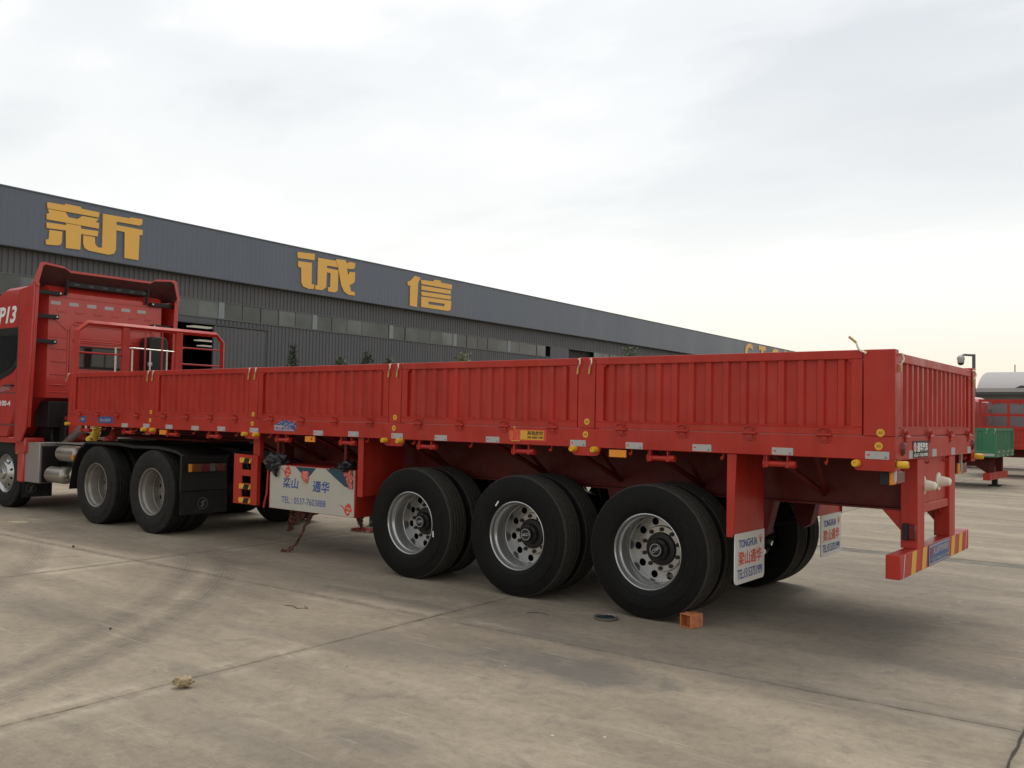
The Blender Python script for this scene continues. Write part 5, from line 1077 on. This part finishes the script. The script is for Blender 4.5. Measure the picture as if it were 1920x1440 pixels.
def sheet(name, mat, pts, wid, seed, parent=None, rough=0.04):
    """a torn strip of plastic film hanging along a line of points"""
    V = []; F = []; m_ = 9; P_ = [Vector(p) for p in pts]; N = 26
    for i in range(N+1):
        t_ = i/N*(len(P_)-1); k = min(int(t_), len(P_)-2); c_ = P_[k].lerp(P_[k+1], t_-k)
        d = (P_[k+1]-P_[k]).normalized(); sd_ = Vector((1, 0.2, 0)); sd_ = (sd_-d*sd_.dot(d)).normalized(); nn = d.cross(sd_)
        for j in range(m_+1):
            u = j/m_-0.5; wv2 = wid[min(int(t_), len(wid)-1)]*(1-(t_-k))+wid[min(int(t_)+1, len(wid)-1)]*(t_-k)
            q = c_+sd_*u*wv2*(0.8+0.4*noise.noise((i*0.5+seed, j, 0)))+nn*rough*noise.noise((i*0.45+seed, j*0.8, seed))*2.2
            q.z = max(q.z, 0.004); V.append(q)
    for i in range(N):
        for j in range(m_): a = i*(m_+1)+j; F.append((a, a+1, a+m_+2, a+m_+1))
    o = put(name, M().add(V, F).mesh(name, 60), mat, parent); sl = o.modifiers.new('film', 'SOLIDIFY'); sl.thickness = 0.0025
    return o
rg = root('black_bag', (-6.66, 0.08, 0.95), 'torn black plastic bag stuffed at the left top corner of the tool box', 'plastic bag')
crumple('bag_bunch', BAGB, -6.66, 0.10, 1.02, 0.115, 0.06, 0.075, 4, 4, 0.55, rg); crumple('bag_bunch', BAGB, -6.75, 0.09, 1.0, 0.05, 0.05, 0.07, 5, 3, 0.5, rg); sheet('bag_tail', BAGB, [(-6.66, 0.075, 0.98), (-6.64, 0.075, 0.90), (-6.62, 0.08, 0.86)], [0.14, 0.08, 0.02], 3, rg, 0.012)
rg = root('black_bag', (-5.45, 0.08, 0.98), 'torn black plastic bag bunched at the right top corner of the tool box', 'plastic bag')
crumple('bag_bunch', BAGB, -5.47, 0.10, 1.03, 0.10, 0.06, 0.055, 8, 4, 0.55, rg); sheet('bag_tail', BAGB, [(-5.50, 0.09, 1.03), (-5.62, 0.095, 1.005), (-5.75, 0.10, 0.995)], [0.06, 0.04, 0.01], 6, rg, 0.01)
rg = root('pink_wrap', (-5.45, 0.07, 0.85), 'pink plastic wrap hanging over the right edge of the tool box', 'plastic wrap')
sheet('wrap', BAGR, [(-5.50, 0.085, 1.05), (-5.46, 0.08, 0.98), (-5.43, 0.088, 0.92), (-5.42, 0.092, 0.80)], [0.05, 0.13, 0.11, 0.06], 11, rg, 0.015)
rg = root('pink_wrap', (-6.14, 0.08, 0.9), 'small pale pink plastic scrap stuck over the teal triangle of the tool box', 'plastic wrap')
sheet('wrap', BAGR, [(-6.15, 0.098, 0.945), (-6.15, 0.092, 0.90), (-6.14, 0.095, 0.86), (-6.13, 0.098, 0.82)], [0.11, 0.13, 0.10, 0.03], 15, rg, 0.008)
rg = root('torn_plastic', (-6.75, 0.5, 0), 'long torn dusty red plastic hanging from below the tool box to the concrete', 'plastic wrap')
sheet('film', BAGD, [(-6.55, 0.40, 0.50), (-6.66, 0.40, 0.43), (-6.70, 0.38, 0.34), (-6.74, 0.36, 0.22)], [0.22, 0.24, 0.15, 0.03], 21, rg, 0.05)
sheet('film', BAGD, [(-6.30, 0.42, 0.50), (-6.42, 0.40, 0.42), (-6.46, 0.36, 0.28), (-6.52, 0.30, 0.10), (-6.62, 0.26, 0.015), (-6.70, 0.24, 0.01)], [0.12, 0.07, 0.03, 0.03, 0.07, 0.05], 25, rg, 0.02)
rg = root('torn_plastic', (-5.9, 0.6, 0), 'grey and red plastic scraps lying on the concrete under the tool box end', 'plastic wrap')
sheet('film', BAGD, [(-5.55, 0.35, 0.50), (-5.52, 0.34, 0.42), (-5.49, 0.33, 0.36)], [0.12, 0.08, 0.01], 31, rg, 0.02)
sheet('film', BAGR, [(-7.55, 2.05, 0.02), (-7.3, 2.1, 0.03), (-7.1, 2.2, 0.02)], [0.05, 0.10, 0.08], 35, rg, 0.03)
crumple('film_bunch', BAGR, -7.05, 2.22, None, 0.09, 0.07, 0.05, 12, 3, 0.6, rg)
rnd = random.Random(11)
for i, (x, y, s_, lb) in enumerate(((-1.55, -3.75, 0.016, 'dark pebble at the lower middle of the yard concrete'), (0.12, -2.95, 0.014, 'dark pebble in the bottom right part of the yard'), (-4.6, -2.9, 0.010, 'tiny dark pebble left of the crumpled paper'), (-10.6, -1.6, 0.02, 'dark pebble near the drive wheels of the cab'), (-8.6, -1.2, 0.018, 'dark pebble between the skid marks and the drive wheels'))):
    tag(crumple('pebble', STONE, x, y, None, s_, s_*0.7, s_*0.6, i+40, 2, 0.4), lb, 'stone', 'pebbles on the yard')
for i, (pts, lb) in enumerate((([(-4.35, -1.55), (-4.28, -1.52), (-4.18, -1.56), (-4.12, -1.50), (-4.2, -1.47)], 'bent piece of wire on the concrete before the front trailer wheel'), ([(-2.72, -0.42), (-2.66, -0.36), (-2.60, -0.34), (-2.55, -0.36)], 'thin twig on the concrete left of the tin lid'))):
    tag(put('wire_scrap', M().tube([(x, y, 0.004) for x, y in pts], 0.0025, 5), STONE), lb, 'litter')

# ================================================================ person on the far side (only the shoes show below the tool box)
def person(x, y, face):
    P_ = root('person', (x, y, 0), 'person in dark clothes standing behind the trailer, only shoes visible below', 'person')
    J = {'pel': (0, 0, .93), 'sp': (0, 0, 1.12), 'ch': (0, 0.01, 1.33), 'nk': (0, 0.01, 1.46), 'hd': (0, -0.01, 1.56), 'ht': (0, -0.01, 1.68)}
    R_ = {'pel': .15, 'sp': .13, 'ch': .15, 'nk': .055, 'hd': .085, 'ht': .075}; E_ = [('pel', 'sp'), ('sp', 'ch'), ('ch', 'nk'), ('nk', 'hd'), ('hd', 'ht')]
    for s_, k in ((-1, 'l'), (1, 'r')):
        J.update({k+'hp': (s_*.10, 0, .88), k+'kn': (s_*.11, -.02, .48), k+'an': (s_*.12, .02, .09), k+'to': (s_*.13, -.13, .045), k+'sh': (s_*.19, .01, 1.40), k+'el': (s_*.25, .03, 1.12), k+'wr': (s_*.24, -.06, .88)})
        R_.update({k+'hp': .095, k+'kn': .065, k+'an': .05, k+'to': .04, k+'sh': .07, k+'el': .05, k+'wr': .035})
        E_ += [('pel', k+'hp'), (k+'hp', k+'kn'), (k+'kn', k+'an'), (k+'an', k+'to'), ('ch', k+'sh'), (k+'sh', k+'el'), (k+'el', k+'wr')]
    names = list(J); me = bpy.data.meshes.new('body'); me.from_pydata([J[n_] for n_ in names], [(names.index(a), names.index(b_)) for a, b_ in E_], [])
    me.skin_vertices.new() if hasattr(me, 'skin_vertices') and len(me.skin_vertices) == 0 and hasattr(me.skin_vertices, 'new') else None
    o = put('body', me, CLOTH, P_, (x, y, 0), (0, 0, face)); sk_ = o.modifiers.new('skin', 'SKIN'); ss = o.modifiers.new('sub', 'SUBSURF'); ss.levels = 1; ss.render_levels = 1
    lay = me.skin_vertices[0].data if len(me.skin_vertices) else None
    if lay:
        for i, n_ in enumerate(names): lay[i].radius = (R_[n_], R_[n_]*(0.7 if n_ in ('pel', 'sp', 'ch') else 1)); lay[i].use_root = (n_ == 'pel')
    rot_ = Matrix.Rotation(face, 3, 'Z')
    def at(p): q = rot_ @ Vector(p); return (x+q.x, y+q.y, q.z)
    put('face', M().lathe([(0.0, -0.115), (0.045, -0.11), (0.07, -0.06), (0.078, 0.0), (0.07, 0.06), (0.04, 0.10), (0.0, 0.11)], 20, 'z').mesh('face'), SKIN, P_, at((0, -0.022, 1.59)), (0, 0, face))
    put('hair', M().lathe([(0.085, -0.01), (0.09, 0.03), (0.08, 0.075), (0.045, 0.115), (0.0, 0.125)], 20, 'z').mesh('hair'), HAIR, P_, at((0, 0.0, 1.60)), (0, 0, face))
    for s_ in (-1, 1):
        sh = M(); pr = [(-.20, .022, .030), (-.19, .045, .05), (-.13, .050, .065), (-.05, .046, .085), (.03, .042, .11), (.06, .036, .10), (.075, .02, .05)]
        V = []; m_ = 10
        for yy, hw, hh in pr:
            for j in range(m_): a = 2*PI*j/m_; V.append((s_*.125+hw*math.cos(a), yy, max(0.012, 0.012+hh*(0.5+0.5*math.sin(a)))))
        F = [(i*m_+j, i*m_+(j+1) % m_, (i+1)*m_+(j+1) % m_, (i+1)*m_+j) for i in range(len(pr)-1) for j in range(m_)]+[tuple(range(m_)), tuple(range((len(pr)-1)*m_, len(pr)*m_))]
        so_ = put('shoe', sh.add(V, F), SHOE, P_, (x, y, 0), (0, 0, face)); put('sole', M().prism([(s_*.125-.04, .08), (s_*.125-.045, -.12), (s_*.125-.02, -.205), (s_*.125+.02, -.205), (s_*.125+.045, -.12), (s_*.125+.04, .08)], 'z', 0.001, 0.022), GREYM, so_, (x, y, 0), (0, 0, face))
        hand = M(); wr = Vector((s_*.24, -.06, .88)); hand.tube([wr, wr+Vector((0, -.03, -.05)), wr+Vector((0, -.035, -.09))], [.028, .038, .03], 8)
        for f_ in range(4): b0 = wr+Vector((-.03+.02*f_, -.035, -.085)); hand.tube([b0, b0+Vector((0, -.012, -.04)), b0+Vector((0, .0, -.07+.008*abs(f_-1)))], [.009, .0085, .007], 6)
        hand.tube([wr+Vector((-s_*.03, -.03, -.04)), wr+Vector((-s_*.05, -.045, -.07)), wr+Vector((-s_*.045, -.05, -.10))], [.011, .01, .008], 6)
        put('hand', hand, SKIN, P_, (x, y, 0), (0, 0, face))
person(-7.72, 2.76, 0.9)
